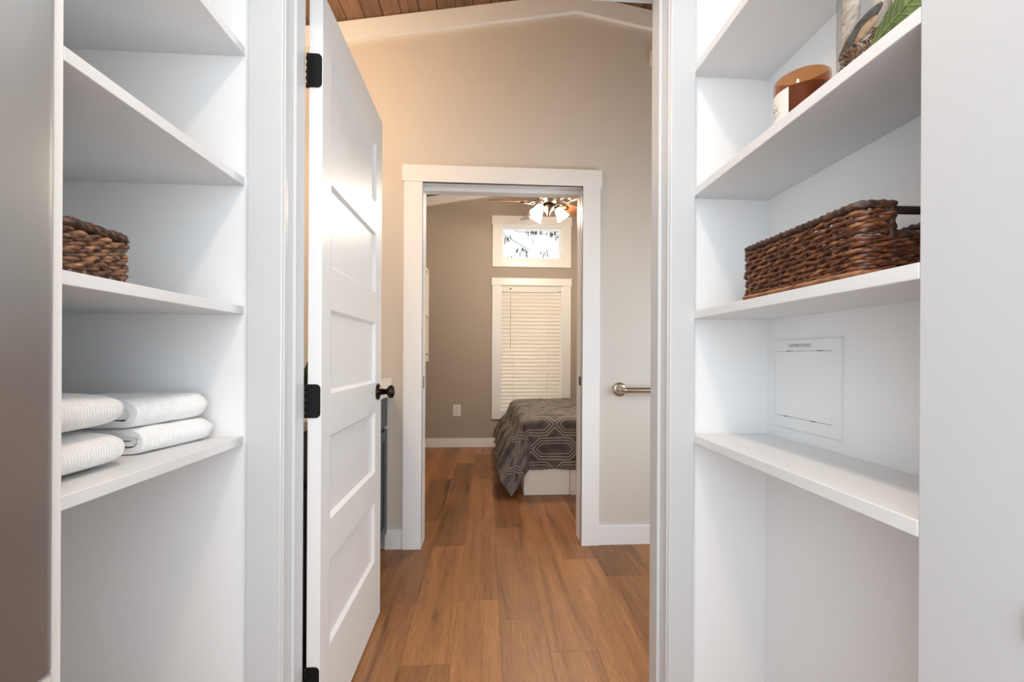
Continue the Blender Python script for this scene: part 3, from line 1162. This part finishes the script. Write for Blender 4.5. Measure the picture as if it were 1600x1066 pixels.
# straw
bm = new_bm()
for i in range(230):
    y = random.uniform(0.535, 0.598)
    z = zs2 + 0.003 + random.uniform(0, 1) ** 1.6 * 0.026
    x = random.uniform(0.5225, 0.545)
    a = random.uniform(-0.9, 1.4)
    l = random.uniform(0.007, 0.018)
    p0 = Vector((x, y, z))
    d = Vector((random.uniform(-0.3, 0.3), math.cos(a), math.sin(a) * 0.6)).normalized() * l
    p2 = p0 + d
    p2.x = min(max(p2.x, 0.523), 0.60)
    p2.y = min(max(p2.y, 0.483), 0.606)
    p2.z = max(p2.z, zs2 + 0.002)
    pm = (p0 + p2) / 2 + Vector((0, 0, random.uniform(-0.002, 0.002)))
    add_tube(bm, [p0, pm, p2], 0.00085, 4)
tag(obj('straw_filling', bm, 'fiber'), 'tangle of thin tan straw at the bottom of the bag', 'straw', None, 'stuff')
# big green leaf, slightly cupped
bm = new_bm()
P0, P1 = Vector((0.5225, 0.556, zs2 + 0.0015)), Vector((0.5225, 0.480, zs2 + 0.0285))
t_ = (P1 - P0)
Ln = t_.length
t_.normalize()
sdv = Vector((0, 0, 1)) - t_ * t_.z
sdv.normalize()
nu_, nw_ = 24, 10
grid = []
for i in range(nu_ + 1):
    u = i / nu_
    w = 0.028 * max(0.02, math.sin(PI * min(1, u * 0.72 + 0.01))) ** 0.8
    row = []
    for j in range(nw_ + 1):
        v = -1 + 2 * j / nw_
        p = P0 + t_ * (Ln * u) + sdv * (w * v)
        if p.z < zs2 + 0.0012:
            p.x += (zs2 + 0.0012 - p.z) * 0.9
            p.z = zs2 + 0.0012
        p.y = max(p.y, 0.4785)
        p.x += 0.004 * v * v - 0.0012 * math.cos(u * 34 + abs(v) * 3.0) * 0.35 - 0.0008
        row.append(p)
    grid.append(row)
for side in (0, 1):
    VV = [[bm.verts.new(p + Vector((0.0005 * side, 0, 0))) for p in r_] for r_ in grid]
    for i in range(nu_):
        for j in range(nw_):
            f = bm.faces.new((VV[i][j], VV[i + 1][j], VV[i + 1][j + 1], VV[i][j + 1]))
            f.smooth = True
lf = tag(obj('green_leaf', bm, 'leaf'), 'large green leaf with pale veins at the near end of the bag', 'leaf', 'botanicals in the clear bag')
obj('midrib', tube([grid[i][nw_ // 2] + Vector((-0.0008, 0, 0)) for i in range(nu_ + 1)], 0.0006, 5), 'vein', lf)
for i in range(3, 20, 3):
    for sg in (-1, 1):
        pts = [grid[min(nu_, i + q)][nw_ // 2 + sg * q] + Vector((-0.0006, 0, 0)) for q in range(0, 5)]
        obj('vein', tube(pts, 0.00032, 4), 'vein', lf)

# ------------------------------------------------------------------ bathroom: vanity, plant, grab bar, sensor
M['vanity'] = painted('slate_vanity_paint', (74, 78, 84), 0.45)
M['quartz'] = mat('white_quartz', (236, 232, 226), 0.25)
va = thing('vanity_cabinet', (-0.83, 1.80, 0), 'slate grey vanity cabinet half hidden behind the open door', 'vanity')
VXF = -0.546
obj('body', box(XL + 0.001, VXF - 0.019, 1.215, YB - 0.016, 0.09, 0.850), 'vanity', va)
obj('toe_kick', box(XL + 0.001, VXF - 0.075, 1.22, YB - 0.016, 0.0, 0.09), 'dark', va)
ylist = [1.218, 1.60, 1.98, YB - 0.017]
for i in range(3):
    a, b2 = ylist[i] + 0.003, ylist[i + 1] - 0.003
    dr = obj('drawer', box(VXF - 0.0185, VXF, a, b2, 0.690, 0.838, 0.002), 'vanity', va)
    # shaker door: frame with sunk panel
    bm = new_bm()
    add_box(bm, VXF - 0.0185, VXF, a, a + 0.055, 0.10, 0.668, 0.001)
    add_box(bm, VXF - 0.0185, VXF, b2 - 0.055, b2, 0.10, 0.668, 0.001)
    add_box(bm, VXF - 0.0185, VXF, a + 0.055, b2 - 0.055, 0.10, 0.155)
    add_box(bm, VXF - 0.0185, VXF, a + 0.055, b2 - 0.055, 0.613, 0.668)
    add_box(bm, VXF - 0.0185, VXF - 0.009, a + 0.055, b2 - 0.055, 0.155, 0.613)
    dv = obj('cabinet_door', bm, 'vanity', va)
ct = tag(obj('countertop', box(XL + 0.001, -0.527, 1.205, YB - 0.0005, 0.8505, 0.880, 0.002), 'quartz'), 'white stone worktop and upstand on the slate vanity', 'worktop')
obj('backsplash', box(XL + 0.001, -0.527, YB - 0.020, YB - 0.0005, 0.880, 0.945, 0.0015), 'quartz', ct)

pp = thing('potted_plant', (-0.69, 1.60, 0.880), 'dark green plant in a white pot seen through the hinge gap', 'plant')
obj('pot', lathe([(0.0, 0.002), (0.032, 0.002), (0.040, 0.075), (0.041, 0.080), (0.037, 0.080), (0.034, 0.068), (0.0, 0.066)], 24, (-0.69, 1.60, 0.8795), 'Z', False), 'quartz', pp)
M['foliage'] = mat('dark_foliage', (44, 70, 40), 0.5)
for i in range(34):
    a = random.uniform(0, 2 * PI)
    el = random.uniform(0.25, 1.3)
    l = random.uniform(0.05, 0.13)
    b0 = Vector((-0.69, 1.60, 0.945))
    d = Vector((math.cos(a) * math.cos(el), math.sin(a) * math.cos(el), math.sin(el)))
    p0 = b0 + d * l * 0.35
    p1 = b0 + d * l * 1.15
    obj('leaf', lens_shape(p0, p1, 0.022, 0.003, (math.sin(a), -math.cos(a), 0.6), 0.004, 8, 6, 0.8), 'foliage', pp)
obj('stem', tube([(-0.69, 1.60, 0.944), (-0.688, 1.602, 0.985), (-0.692, 1.60, 1.02)], 0.002, 6), 'foliage', pp)

# vanity lamp on the left wall (hidden by the door, its warm light is not)
M['globe'] = bpy.data.materials.new('warm_globe_glass')
M['globe'].use_nodes = True
b_ = M['globe'].node_tree.nodes['Principled BSDF']
b_.inputs['Base Color'].default_value = (1, 0.9, 0.8, 1)
b_.inputs['Emission Color'].default_value = (1.0, 0.75, 0.50, 1)
b_.inputs['Emission Strength'].default_value = 60.0
vl = thing('vanity_light', (XL, 1.52, 2.28), 'bronze vanity light bar with warm glass globes behind the door', 'wall lamp')
obj('backplate', box(XL + 0.001, XL + 0.02, 1.27, 1.77, 2.25, 2.31, 0.004), 'bronze', vl)
for yy in (1.32, 1.52, 1.72):
    obj('arm', tube([(XL + 0.018, yy, 2.28), (XL + 0.10, yy, 2.28), (XL + 0.115, yy, 2.305)], 0.007, 8), 'bronze', vl)
    obj('globe', lathe([(0.018, 0.0), (0.045, 0.02), (0.055, 0.055), (0.045, 0.09), (0.0, 0.105)], 20, (XL + 0.115, yy, 2.305), 'Z'), 'globe', vl)

gb = thing('grab_bar', (0.757, YB, 0.88), 'brushed nickel grab bar on the wall right of the doorway', 'grab bar')
GZ = 0.884
obj('flange', lathe([(0.040, 0.0), (0.040, -0.006), (0.036, -0.011), (0.024, -0.014), (0.0, -0.014)], 32, (0.757, YB - 0.0003, GZ), 'Y', False), 'nickel', gb)
pts = [(0.757, YB - 0.008, GZ)]
for i in range(9):
    a = i / 8 * PI / 2
    pts.append((0.757 + 0.030 * (1 - math.cos(a)), YB - 0.030 - 0.030 * math.sin(a), GZ))
pts += [(1.0, YB - 0.060, GZ), (1.4, YB - 0.060, GZ)]
for i in range(9):
    a = PI / 2 - i / 8 * PI / 2
    pts.append((1.67 - 0.030 * (1 - math.cos(a)), YB - 0.030 - 0.030 * math.sin(a), GZ))
pts.append((1.67, YB - 0.008, GZ))
obj('bar', tube(pts, 0.0165, 18), 'nickel', gb)
obj('flange', lathe([(0.040, 0.0), (0.040, -0.006), (0.036, -0.011), (0.024, -0.014), (0.0, -0.014)], 32, (1.67, YB - 0.0003, GZ), 'Y', False), 'nickel', gb)

se = thing('wall_sensor', (0.96, YB, 2.74), 'small white wall sensor high up beside the right jamb', 'sensor')
obj('housing', box(0.921, 0.998, YB - 0.022, YB - 0.0003, 2.742, 2.822, 0.006, 3), 'plastic', se)
obj('lens', lathe([(0.012, 0.0), (0.010, -0.004), (0.0, -0.006)], 16, (0.96, YB - 0.022, 2.775), 'Y', False), 'quartz', se)

# ------------------------------------------------------------------ bedroom windows
M['glass'] = bpy.data.materials.new('window_glass')
M['glass'].use_nodes = True
nt = M['glass'].node_tree
nt.nodes.clear()
out = nt.nodes.new('ShaderNodeOutputMaterial')
mx = nt.nodes.new('ShaderNodeMixShader')
tr = nt.nodes.new('ShaderNodeBsdfTransparent')
gl = nt.nodes.new('ShaderNodeBsdfGlossy')
gl.inputs['Roughness'].default_value = 0.02
mx.inputs[0].default_value = 0.05
nt.links.new(tr.outputs[0], mx.inputs[1])
nt.links.new(gl.outputs[0], mx.inputs[2])
nt.links.new(mx.outputs[0], out.inputs[0])


def window(name, z0, z1, cz0, hz1, label):
    r = struct_root(name, ((WX0 + WX1) / 2, YF, z0), label, 'window')
    y0, y1 = YF - 0.020, YF - 0.0003
    cw = 0.100
    obj('casing', box(WX0 - cw, WX0 + 0.001, y0, y1, cz0, z1, 0.0015), 'trim', r)
    obj('casing', box(WX1 - 0.001, WX1 + cw, y0, y1, cz0, z1, 0.0015), 'trim', r)
    obj('header', box(WX0 - cw - 0.008, WX1 + cw + 0.008, y0 - 0.004, y1, z1, hz1, 0.0015), 'trim', r)
    obj('apron', box(WX0 + 0.001, WX1 - 0.001, y0, y1, cz0, z0, 0.0015), 'trim', r)
    bm = new_bm()
    add_box(bm, WX0 + 0.0004, WX0 + 0.012, YF - 0.003, 5.085, z0 + 0.0004, z1 - 0.0004)
    add_box(bm, WX1 - 0.012, WX1 - 0.0004, YF - 0.003, 5.085, z0 + 0.0004, z1 - 0.0004)
    add_box(bm, WX0 + 0.012, WX1 - 0.012, YF - 0.003, 5.085, z0 + 0.0004, z0 + 0.012)
    add_box(bm, WX0 + 0.012, WX1 - 0.012, YF - 0.003, 5.085, z1 - 0.012, z1 - 0.0004)
    obj('reveal', bm, 'trim', r)
    s = 0.022
    a0, a1, b0, b1 = WX0 + 0.0125, WX1 - 0.0125, z0 + 0.0125, z1 - 0.0125
    bm = new_bm()
    add_box(bm, a0, a0 + s, 5.045, 5.08, b0, b1, 0.002)
    add_box(bm, a1 - s, a1, 5.045, 5.08, b0, b1, 0.002)
    add_box(bm, a0 + s, a1 - s, 5.045, 5.08, b0, b0 + s, 0.002)
    add_box(bm, a0 + s, a1 - s, 5.045, 5.08, b1 - s, b1, 0.002)
    sh_ = obj('sash', bm, 'trim', r)
    obj('pane', box(a0 + s - 0.003, a1 - s + 0.003, 5.060, 5.064, b0 + s - 0.003, b1 - s + 0.003), 'glass', sh_)
    return r


window('window_1', T0, T1, 2.117, 2.715, 'small white framed transom window high on the bedroom wall')
window('window_2', B0, B1, 0.330, 1.985, 'tall white framed bedroom window covered by a blind')

# faux wood blind
M['slat'] = mat('cream_blind_slat', (236, 228, 216), 0.4)
bld = thing('window_blind', ((WX0 + WX1) / 2, 4.99, B0), 'closed cream slatted blind in the tall bedroom window', 'blind')
bx0_, bx1_ = WX0 + 0.016, WX1 - 0.016
obj('valance', box(bx0_ - 0.002, bx1_ + 0.002, 4.962, 4.972, 1.835, 1.885, 0.002), 'slat', bld)
obj('headrail', box(bx0_, bx1_, 4.974, 5.02, 1.848, 1.884, 0.002), 'slat', bld)
slat0 = None
z = 1.812
a = math.radians(62)
while z > B0 + 0.06:
    if slat0 is None:
        bm = new_bm()
        w2, t2 = 0.0255, 0.0014
        poly = []
        ny_ = 4
        for k in range(-ny_, ny_ + 1):
            v = w2 * k / ny_
            cr = 0.0016 * (1 - (k / ny_) ** 2)
            poly.append((v, cr + t2))
        for k in range(ny_, -ny_ - 1, -1):
            v = w2 * k / ny_
            cr = 0.0016 * (1 - (k / ny_) ** 2)
            poly.append((v, cr - t2))
        # tilt: top edge away from the room
        P2 = [(v * math.cos(a) - n_ * math.sin(a), v * math.sin(a) + n_ * math.cos(a)) for v, n_ in poly]
        add_prism(bm, P2, 'X', bx0_, bx1_)
        slat0 = obj('slat', bm, 'slat', bld, local=True)
        for v in slat0.data.vertices:
            v.co.x -= bld.location.x
        slat0.location = (0, 0.004, z - bld.location.z)
    else:
        copy_part(slat0, bld, (0, 0.004, z - bld.location.z))
    z -= 0.0440
obj('bottom_rail', box(bx0_, bx1_, 4.98, 5.01, z + 0.010, z + 0.028, 0.003), 'slat', bld)
for xx in (bx0_ + 0.14, bx1_ - 0.16):
    obj('ladder_cord', tube([(xx, 4.9745, 1.84), (xx, 4.9745, z + 0.02)], 0.0012, 5), 'slat', bld)
obj('tilt_wand', tube([(bx0_ + 0.10, 4.9605, 1.858), (bx0_ + 0.101, 4.9740, 1.83), (bx0_ + 0.102, 4.9770, 1.16)], 0.0020, 6), 'slat', bld)
obj('wand_hook', box(bx0_ + 0.092, bx0_ + 0.108, 4.951, 4.964, 1.852, 1.868, 0.003), 'slot', bld)

# bare branches outside with a few leaves
M['bark'] = mat('grey_bark', (120, 122, 128), 0.9)
M['outleaf'] = mat('dark_evergreen_leaf', (70, 84, 70), 0.7)
tr_ = thing('tree_branch', (0.0, 6.6, 2.5), 'grey leafy branches seen through the transom window', 'tree')


def branch(pts, r):
    return obj('branch', tube(pts, lambda t: r * (1 - 0.7 * t) + 0.002, 6), 'bark', tr_)


M['snow'] = mat('snowy_ground', (225, 228, 232), 0.9)
struct('ground', box(-5, 6, 5.12, 14, -0.2, -0.1), 'snow')
obj('trunk', tube([(-1.1, 6.6, -0.1), (-1.06, 6.6, 1.5), (-1.1, 6.6, 3.0), (-1.0, 6.6, 4.0)], lambda t: 0.09 - 0.04 * t, 10), 'bark', tr_)
branch([(-1.1, 6.6, 3.0), (-0.40, 6.6, 3.25), (0.10, 6.62, 3.14), (0.45, 6.6, 3.02), (0.9, 6.58, 2.98), (1.5, 6.6, 2.98)], 0.006)
branch([(-1.1, 6.6, 3.2), (-0.30, 6.5, 3.12), (0.18, 6.52, 2.98), (0.48, 6.5, 2.80), (0.66, 6.5, 2.70)], 0.008)
branch([(0.9, 6.6, 3.35), (0.72, 6.6, 3.05), (0.70, 6.6, 2.75)], 0.005)
branch([(0.10, 6.5, 2.95), (0.22, 6.5, 2.75), (0.18, 6.5, 2.55)], 0.004)
for (x, z, n, s) in [(0.30, 2.93, 6, 0.05), (0.56, 2.72, 7, 0.07), (0.50, 2.73, 3, 0.05), (0.87, 2.70, 5, 0.05), (0.62, 3.05, 7, 0.08), (0.84, 3.07, 9, 0.09),
                     (1.03, 3.04, 14, 0.09), (0.25, 2.53, 3, 0.035), (0.36, 2.62, 4, 0.04), (0.72, 3.08, 5, 0.06), (1.10, 3.00, 10, 0.07)]:
    for k in range(n):
        p = Vector((x + random.uniform(-s, s), 6.55 + random.uniform(-0.05, 0.05), z + random.uniform(-s, s) * 0.6))
        e = p + Vector((random.uniform(-0.03, 0.03), random.uniform(-0.02, 0.02), -random.uniform(0.05, 0.12)))
        obj('leaf', lens_shape(p, e, 0.020, 0.004, (random.uniform(-1, 1), 1, 0), 0.003, 6, 5, 0.7), 'outleaf', tr_)

# ------------------------------------------------------------------ wall outlet, wall cubby in the bedroom
ou = thing('wall_outlet', (-0.349, YF, 0.36), 'white double socket on the bedroom wall left of the window', 'outlet')
obj('plate', box(-0.395, -0.303, YF - 0.007, YF - 0.0003, 0.362, 0.498, 0.003), 'plastic', ou)
for zz in (0.400, 0.460):
    rc = obj('receptacle', box(-0.366, -0.332, YF - 0.0095, YF - 0.0068, zz - 0.016, zz + 0.016, 0.003), 'plastic', ou)
    for xx in (-0.356, -0.343):
        obj('slot', box(xx - 0.0016, xx + 0.0016, YF - 0.0100, YF - 0.0094, zz - 0.003, zz + 0.009), 'slot', rc)
    obj('slot', box(-0.352, -0.346, YF - 0.0100, YF - 0.0094, zz - 0.012, zz - 0.007), 'slot', rc)
M['cream'] = painted('cream_cubby_paint', (232, 224, 212), 0.5)
cb = thing('wall_cubby', (-0.70, 4.35, 1.0), 'slim cream open shelf box on the bedroom left wall', 'wall shelf')
x0_, x1_ = BXL + 0.001, -0.605
obj('side_panel', box(x0_, x1_, 4.395, 4.413, 1.010, 1.948, 0.001), 'cream', cb)
obj('side_panel', box(x0_, x1_, 3.90, 3.918, 1.010, 1.948, 0.001), 'cream', cb)
for zz in (1.930, 1.470, 1.092):
    obj('shelf_board', box(x0_, x1_ - 0.001, 3.918, 4.395, zz, zz + 0.018), 'cream', cb)
obj('lower_rail', box(x1_ - 0.018, x1_ - 0.002, 3.918, 4.395, 1.010, 1.075), 'cream', cb)
obj('back_panel', box(x0_, x0_ + 0.006, 3.918, 4.395, 1.075, 1.930), 'cream', cb)

# ------------------------------------------------------------------ bed
M['bedwhite'] = painted('white_bed_laminate', (247, 244, 240), 0.45)
M['sheet'] = mat('white_sheet', (228, 222, 216), 0.9)
bed = thing('platform_bed', (1.2, 3.95, 0), 'low white platform bed with drawers under a grey comforter', 'bed')
obj('base', box(0.305, 2.22, 3.250, 4.70, 0.0, 0.262, 0.003), 'bedwhite', bed)
obj('end_panel', box(0.286, 0.6425, 3.230, 3.2495, 0.002, 0.262, 0.002), 'bedwhite', bed)
obj('end_panel', box(0.286, 0.3045, 3.250, 4.70, 0.002, 0.262, 0.002), 'bedwhite', bed)
for xa in (0.6465, 1.435):
    dr = obj('drawer', box(xa, xa + 0.783, 3.230, 3.2495, 0.030, 0.258, 0.002), 'bedwhite', bed)
    obj('handle', box(xa + 0.33, xa + 0.45, 3.214, 3.2305, 0.20, 0.212, 0.003), 'nickel', dr)
obj('plinth', box(0.65, 2.2, 3.236, 3.2495, 0.0, 0.028), 'bedwhite', bed)
obj('mattress', box(0.30, 2.20, 3.245, 4.70, 0.263, 0.560, 0.04, 4), 'sheet', bed)

M['comf'] = mat('charcoal_lattice_comforter', (92, 86, 84), 0.7, 0, 0.3)
nt, N, L, b_ = nodes(M['comf'])
uv = N.new('ShaderNodeUVMap')
uv.uv_map = 'cloth'
sep = N.new('ShaderNodeSeparateXYZ')
L.new(uv.outputs[0], sep.inputs[0])


def mth(op, a, b=None, clamp=False):
    n = N.new('ShaderNodeMath')
    n.operation = op
    n.use_clamp = clamp
    for i, v in enumerate((a, b)):
        if v is None:
            continue
        if isinstance(v, (int, float)):
            n.inputs[i].default_value = v
        else:
            L.new(v, n.inputs[i])
    return n.outputs[0]


PX, PY = 0.36, 0.185
yr = mth('DIVIDE', sep.outputs[1], PY)
row = mth('FLOOR', yr)
fy = mth('ABSOLUTE', mth('SUBTRACT', mth('FRACT', yr), 0.5))                 # 0..0.5
odd = mth('MODULO', mth('ABSOLUTE', row), 2.0)
xr = mth('ADD', mth('DIVIDE', sep.outputs[0], PX), mth('MULTIPLY', odd, 0.5))
fx = mth('ABSOLUTE', mth('SUBTRACT', mth('FRACT', xr), 0.5))
ay = mth('MULTIPLY', fy, PY)                                                 # metres from cell centre
ax = mth('MULTIPLY', fx, PX)
dg_ = mth('ADD', mth('MULTIPLY', ax, 0.70), mth('MULTIPLY', ay, 0.70))
hx = mth('MAXIMUM', ay, mth('SUBTRACT', dg_, 0.058))
tot_line = None
for c0, hw in ((0.083, 0.0034), (0.062, 0.0030), (0.040, 0.0026)):
    l_ = mth('LESS_THAN', mth('ABSOLUTE', mth('SUBTRACT', hx, c0)), hw)
    tot_line = l_ if tot_line is None else mth('MAXIMUM', tot_line, l_)
mixc = N.new('ShaderNodeMix')
mixc.data_type = 'RGBA'
L.new(tot_line, mixc.inputs['Factor'])
mpc = coords(M['comf'])
nc = noise_tex(M['comf'], mpc, 9, 4)
rc_ = ramp(M['comf'], nc.outputs['Fac'], [(0.35, (72, 66, 66)), (0.65, (104, 98, 96))])
L.new(rc_.outputs[0], mixc.inputs['A'])
mixc.inputs['B'].default_value = lin((178, 168, 160))
L.new(mixc.outputs['Result'], b_.inputs['Base Color'])

TX0, TY0, TY1, TZ = 0.285, 3.235, 4.70, 0.598
bm = new_bm()
uvl = bm.loops.layers.uv.new('cloth')
us = [TX0 - 0.46 + 0.018 * i for i in range(int((2.22 - TX0 + 0.46) / 0.018) + 1)]
vs2 = [TY0 - 0.385 + 0.018 * i for i in range(int((TY1 + 0.20 - TY0 + 0.385) / 0.018) + 1)]
G = []
for u in us:
    r_ = []
    for v in vs2:
        dx = max(0.0, TX0 + 0.05 - u)
        dy = max(0.0, TY0 + 0.05 - v)
        dyf = max(0.0, v - (TY1 - 0.05))
        ddy = dy if dy > 0 else dyf
        d = math.hypot(dx, ddy)
        bx, by = max(u, TX0 + 0.05), min(max(v, TY0 + 0.05), TY1 - 0.05)
        puff = 0.012 * noise.noise((u * 7, v * 7, 0)) + 0.008 * noise.noise((u * 17, v * 17, 3))
        if d < 1e-6:
            p = Vector((u, v, TZ + puff))
        else:
            nx, ny = -dx / d, (-dy if dy > 0 else dyf) / d
            R_ = 0.075
            arc = R_ * PI / 2
            if d < arc:
                a_ = d / R_
                o_, z_ = R_ * math.sin(a_), R_ * (1 - math.cos(a_))
            else:
                o_, z_ = R_, R_ + (d - arc)
            # the foot end flares outward, the long side hangs closer
            fl = (0.36 * abs(nx) ** 2.0 + 0.02) * min(1.0, dx / 0.3 + 0.0)
            ex = max(0.0, d - arc * 0.5)
            o_ += fl * ex
            z_ -= fl * fl * ex * 0.9
            ang = math.atan2(ddy, dx + 1e-6)
            along = v if dx > ddy else u
            wave = 0.020 * min(1, ex / 0.25) * math.sin(along * 19 + 1.2) * (0.5 if dx < ddy else 1.0) + 0.03 * min(1, ex / 0.3) * math.sin(ang * 7.0) * (1 if dx > 0 and ddy > 0 else 0)
            o_ += max(-0.01, wave) + puff * 0.8
            p = Vector((bx + nx * o_, by + ny * o_, max(0.03, TZ + puff * 0.6 - z_)))
        r_.append(bm.verts.new(p))
    G.append(r_)
for i in range(len(us) - 1):
    for j in range(len(vs2) - 1):
        f = bm.faces.new((G[i][j], G[i + 1][j], G[i + 1][j + 1], G[i][j + 1]))
        f.smooth = True
        for lp, (a_, c_) in zip(f.loops, ((i, j), (i + 1, j), (i + 1, j + 1), (i, j + 1))):
            lp[uvl].uv = (us[a_] + 0.02, vs2[c_] + 0.045)
cf = obj('comforter', bm, 'comf')
sm = cf.modifiers.new('thickness', 'SOLIDIFY')
sm.thickness = 0.018
sm.offset = -1
tag(cf, 'charcoal comforter with pale double-line lattice draped over the bed', 'comforter')

# ------------------------------------------------------------------ ceiling fan with three lit shades
M['fanmetal'] = mat('antique_bronze_fan', (58, 46, 38), 0.35, 0.85)
M['shade'] = bpy.data.materials.new('lit_frosted_shade')
M['shade'].use_nodes = True
b_ = M['shade'].node_tree.nodes['Principled BSDF']
b_.inputs['Base Color'].default_value = (1, 0.95, 0.88, 1)
b_.inputs['Emission Color'].default_value = (1.0, 0.86, 0.68, 1)
b_.inputs['Emission Strength'].default_value = 175.0
FX, FY, FZ = 0.531, 3.68, 2.425
fan = thing('ceiling_fan', (FX, FY, FZ), 'bronze ceiling fan with walnut blades and lit glass shades', 'ceiling fan')
obj('canopy', lathe([(0.0, 0.685), (0.065, 0.685), (0.06, 0.64), (0.03, 0.60), (0.014, 0.59)], 28, (FX, FY, FZ), 'Z', False), 'fanmetal', fan)
obj('downrod', lathe([(0.013, 0.20), (0.013, 0.62)], 14, (FX, FY, FZ)), 'fanmetal', fan)
obj('motor_housing', lathe([(0.0, 0.21), (0.03, 0.21), (0.05, 0.17), (0.11, 0.15), (0.135, 0.11), (0.135, 0.05), (0.11, 0.02), (0.075, 0.005), (0.07, -0.02), (0.0, -0.02)], 32, (FX, FY, FZ), 'Z', False), 'fanmetal', fan)
lk = obj('light_kit', lathe([(0.0, -0.02), (0.052, -0.02), (0.055, -0.05), (0.04, -0.075), (0.022, -0.095), (0.010, -0.12), (0.0, -0.125)], 24, (FX, FY, FZ), 'Z', False), 'fanmetal', fan)
for k in range(5):
    th = math.radians(180 + 72 * k)
    c, s = math.cos(th), math.sin(th)
    def loc_(r, w, h):
        return (FX + r * c - w * s, FY + r * s + w * c, FZ + h)
    # scrolled iron: two arched straps
    ir = new_bm()
    for sg in (-1, 1):
        add_tube(ir, [loc_(0.09, 0.012 * sg, 0.01), loc_(0.135, 0.034 * sg, -0.012), loc_(0.175, 0.040 * sg, -0.016 - 0.010 * sg), loc_(0.215, 0.022 * sg, -0.010 - 0.006 * sg), loc_(0.245, 0.004 * sg, -0.008)], 0.0065, 7)
    iron = obj('blade_iron', ir, 'fanmetal', fan)
    bl_ = new_bm()
    tan = math.tan(math.radians(17))
    outl = []
    nn2 = 10
    r0, r1 = 0.185, 0.530
    prof_ = []
    for i in range(nn2 + 1):
        t = i / nn2
        r = r0 + (r1 - r0) * t
        w = 0.050 + 0.018 * t
        if t > 0.85:
            w *= math.sqrt(max(0.02, 1 - ((t - 0.85) / 0.152) ** 2)) * 0.45 + 0.55
        prof_.append((r, w))
    ring = [(r, w) for r, w in prof_] + [(r, -w) for r, w in prof_[::-1]]
    top_ = [bl_.verts.new(loc_(r, w, -w * tan + 0.003)) for r, w in ring]
    bot_ = [bl_.verts.new(loc_(r, w, -w * tan - 0.003)) for r, w in ring]
    bl_.faces.new(top_)
    bl_.faces.new(bot_[::-1])
    for i in range(len(ring)):
        j = (i + 1) % len(ring)
        bl_.faces.new((top_[i], bot_[i], bot_[j], top_[j]))
    obj('blade', bl_, 'blade', fan)
for k, ang in enumerate((8, 142, 212)):
    th = math.radians(ang)
    c, s = math.cos(th), math.sin(th)
    def lk_(r, h):
        return (FX + r * c, FY + r * s, FZ + h)
    arm = obj('shade_arm', tube([lk_(0.03, -0.045), lk_(0.065, -0.042), lk_(0.082, -0.055)], 0.008, 8), 'fanmetal', lk)
    # bell shade tilted outward
    prof = [(0.018, 0.0), (0.026, -0.008), (0.036, -0.030), (0.040, -0.055), (0.046, -0.080), (0.058, -0.105), (0.054, -0.104), (0.042, -0.079), (0.036, -0.055), (0.031, -0.030), (0.0, -0.010)]
    bm = lathe(prof, 24, (0, 0, 0), 'Z', False)
    T_ = Matrix.Translation(lk_(0.080, -0.050)) @ Matrix.Rotation(th, 4, 'Z') @ Matrix.Rotation(math.radians(-34), 4, 'Y')
    bmesh.ops.transform(bm, matrix=T_, verts=bm.verts[:])
    obj('shade', bm, 'shade', lk)
    bm = lathe([(0.0, 0.012), (0.020, 0.012), (0.022, -0.004), (0.0, -0.004)], 16, (0, 0, 0), 'Z', False)
    bmesh.ops.transform(bm, matrix=T_, verts=bm.verts[:])
    obj('shade_cap', bm, 'fanmetal', arm)

# ------------------------------------------------------------------ recessed can above the aisle
rl = thing('recessed_light', (0.02, 0.40, 2.58), 'white recessed ceiling light above the shelf aisle', 'ceiling light')
obj('trim_ring', lathe([(0.098, 0.0), (0.098, -0.003), (0.094, -0.005), (0.104, -0.005), (0.118, -0.0035), (0.120, 0.0)], 32, (0.02, 0.40, 2.5797), 'Z', False), 'ceilwhite', rl)
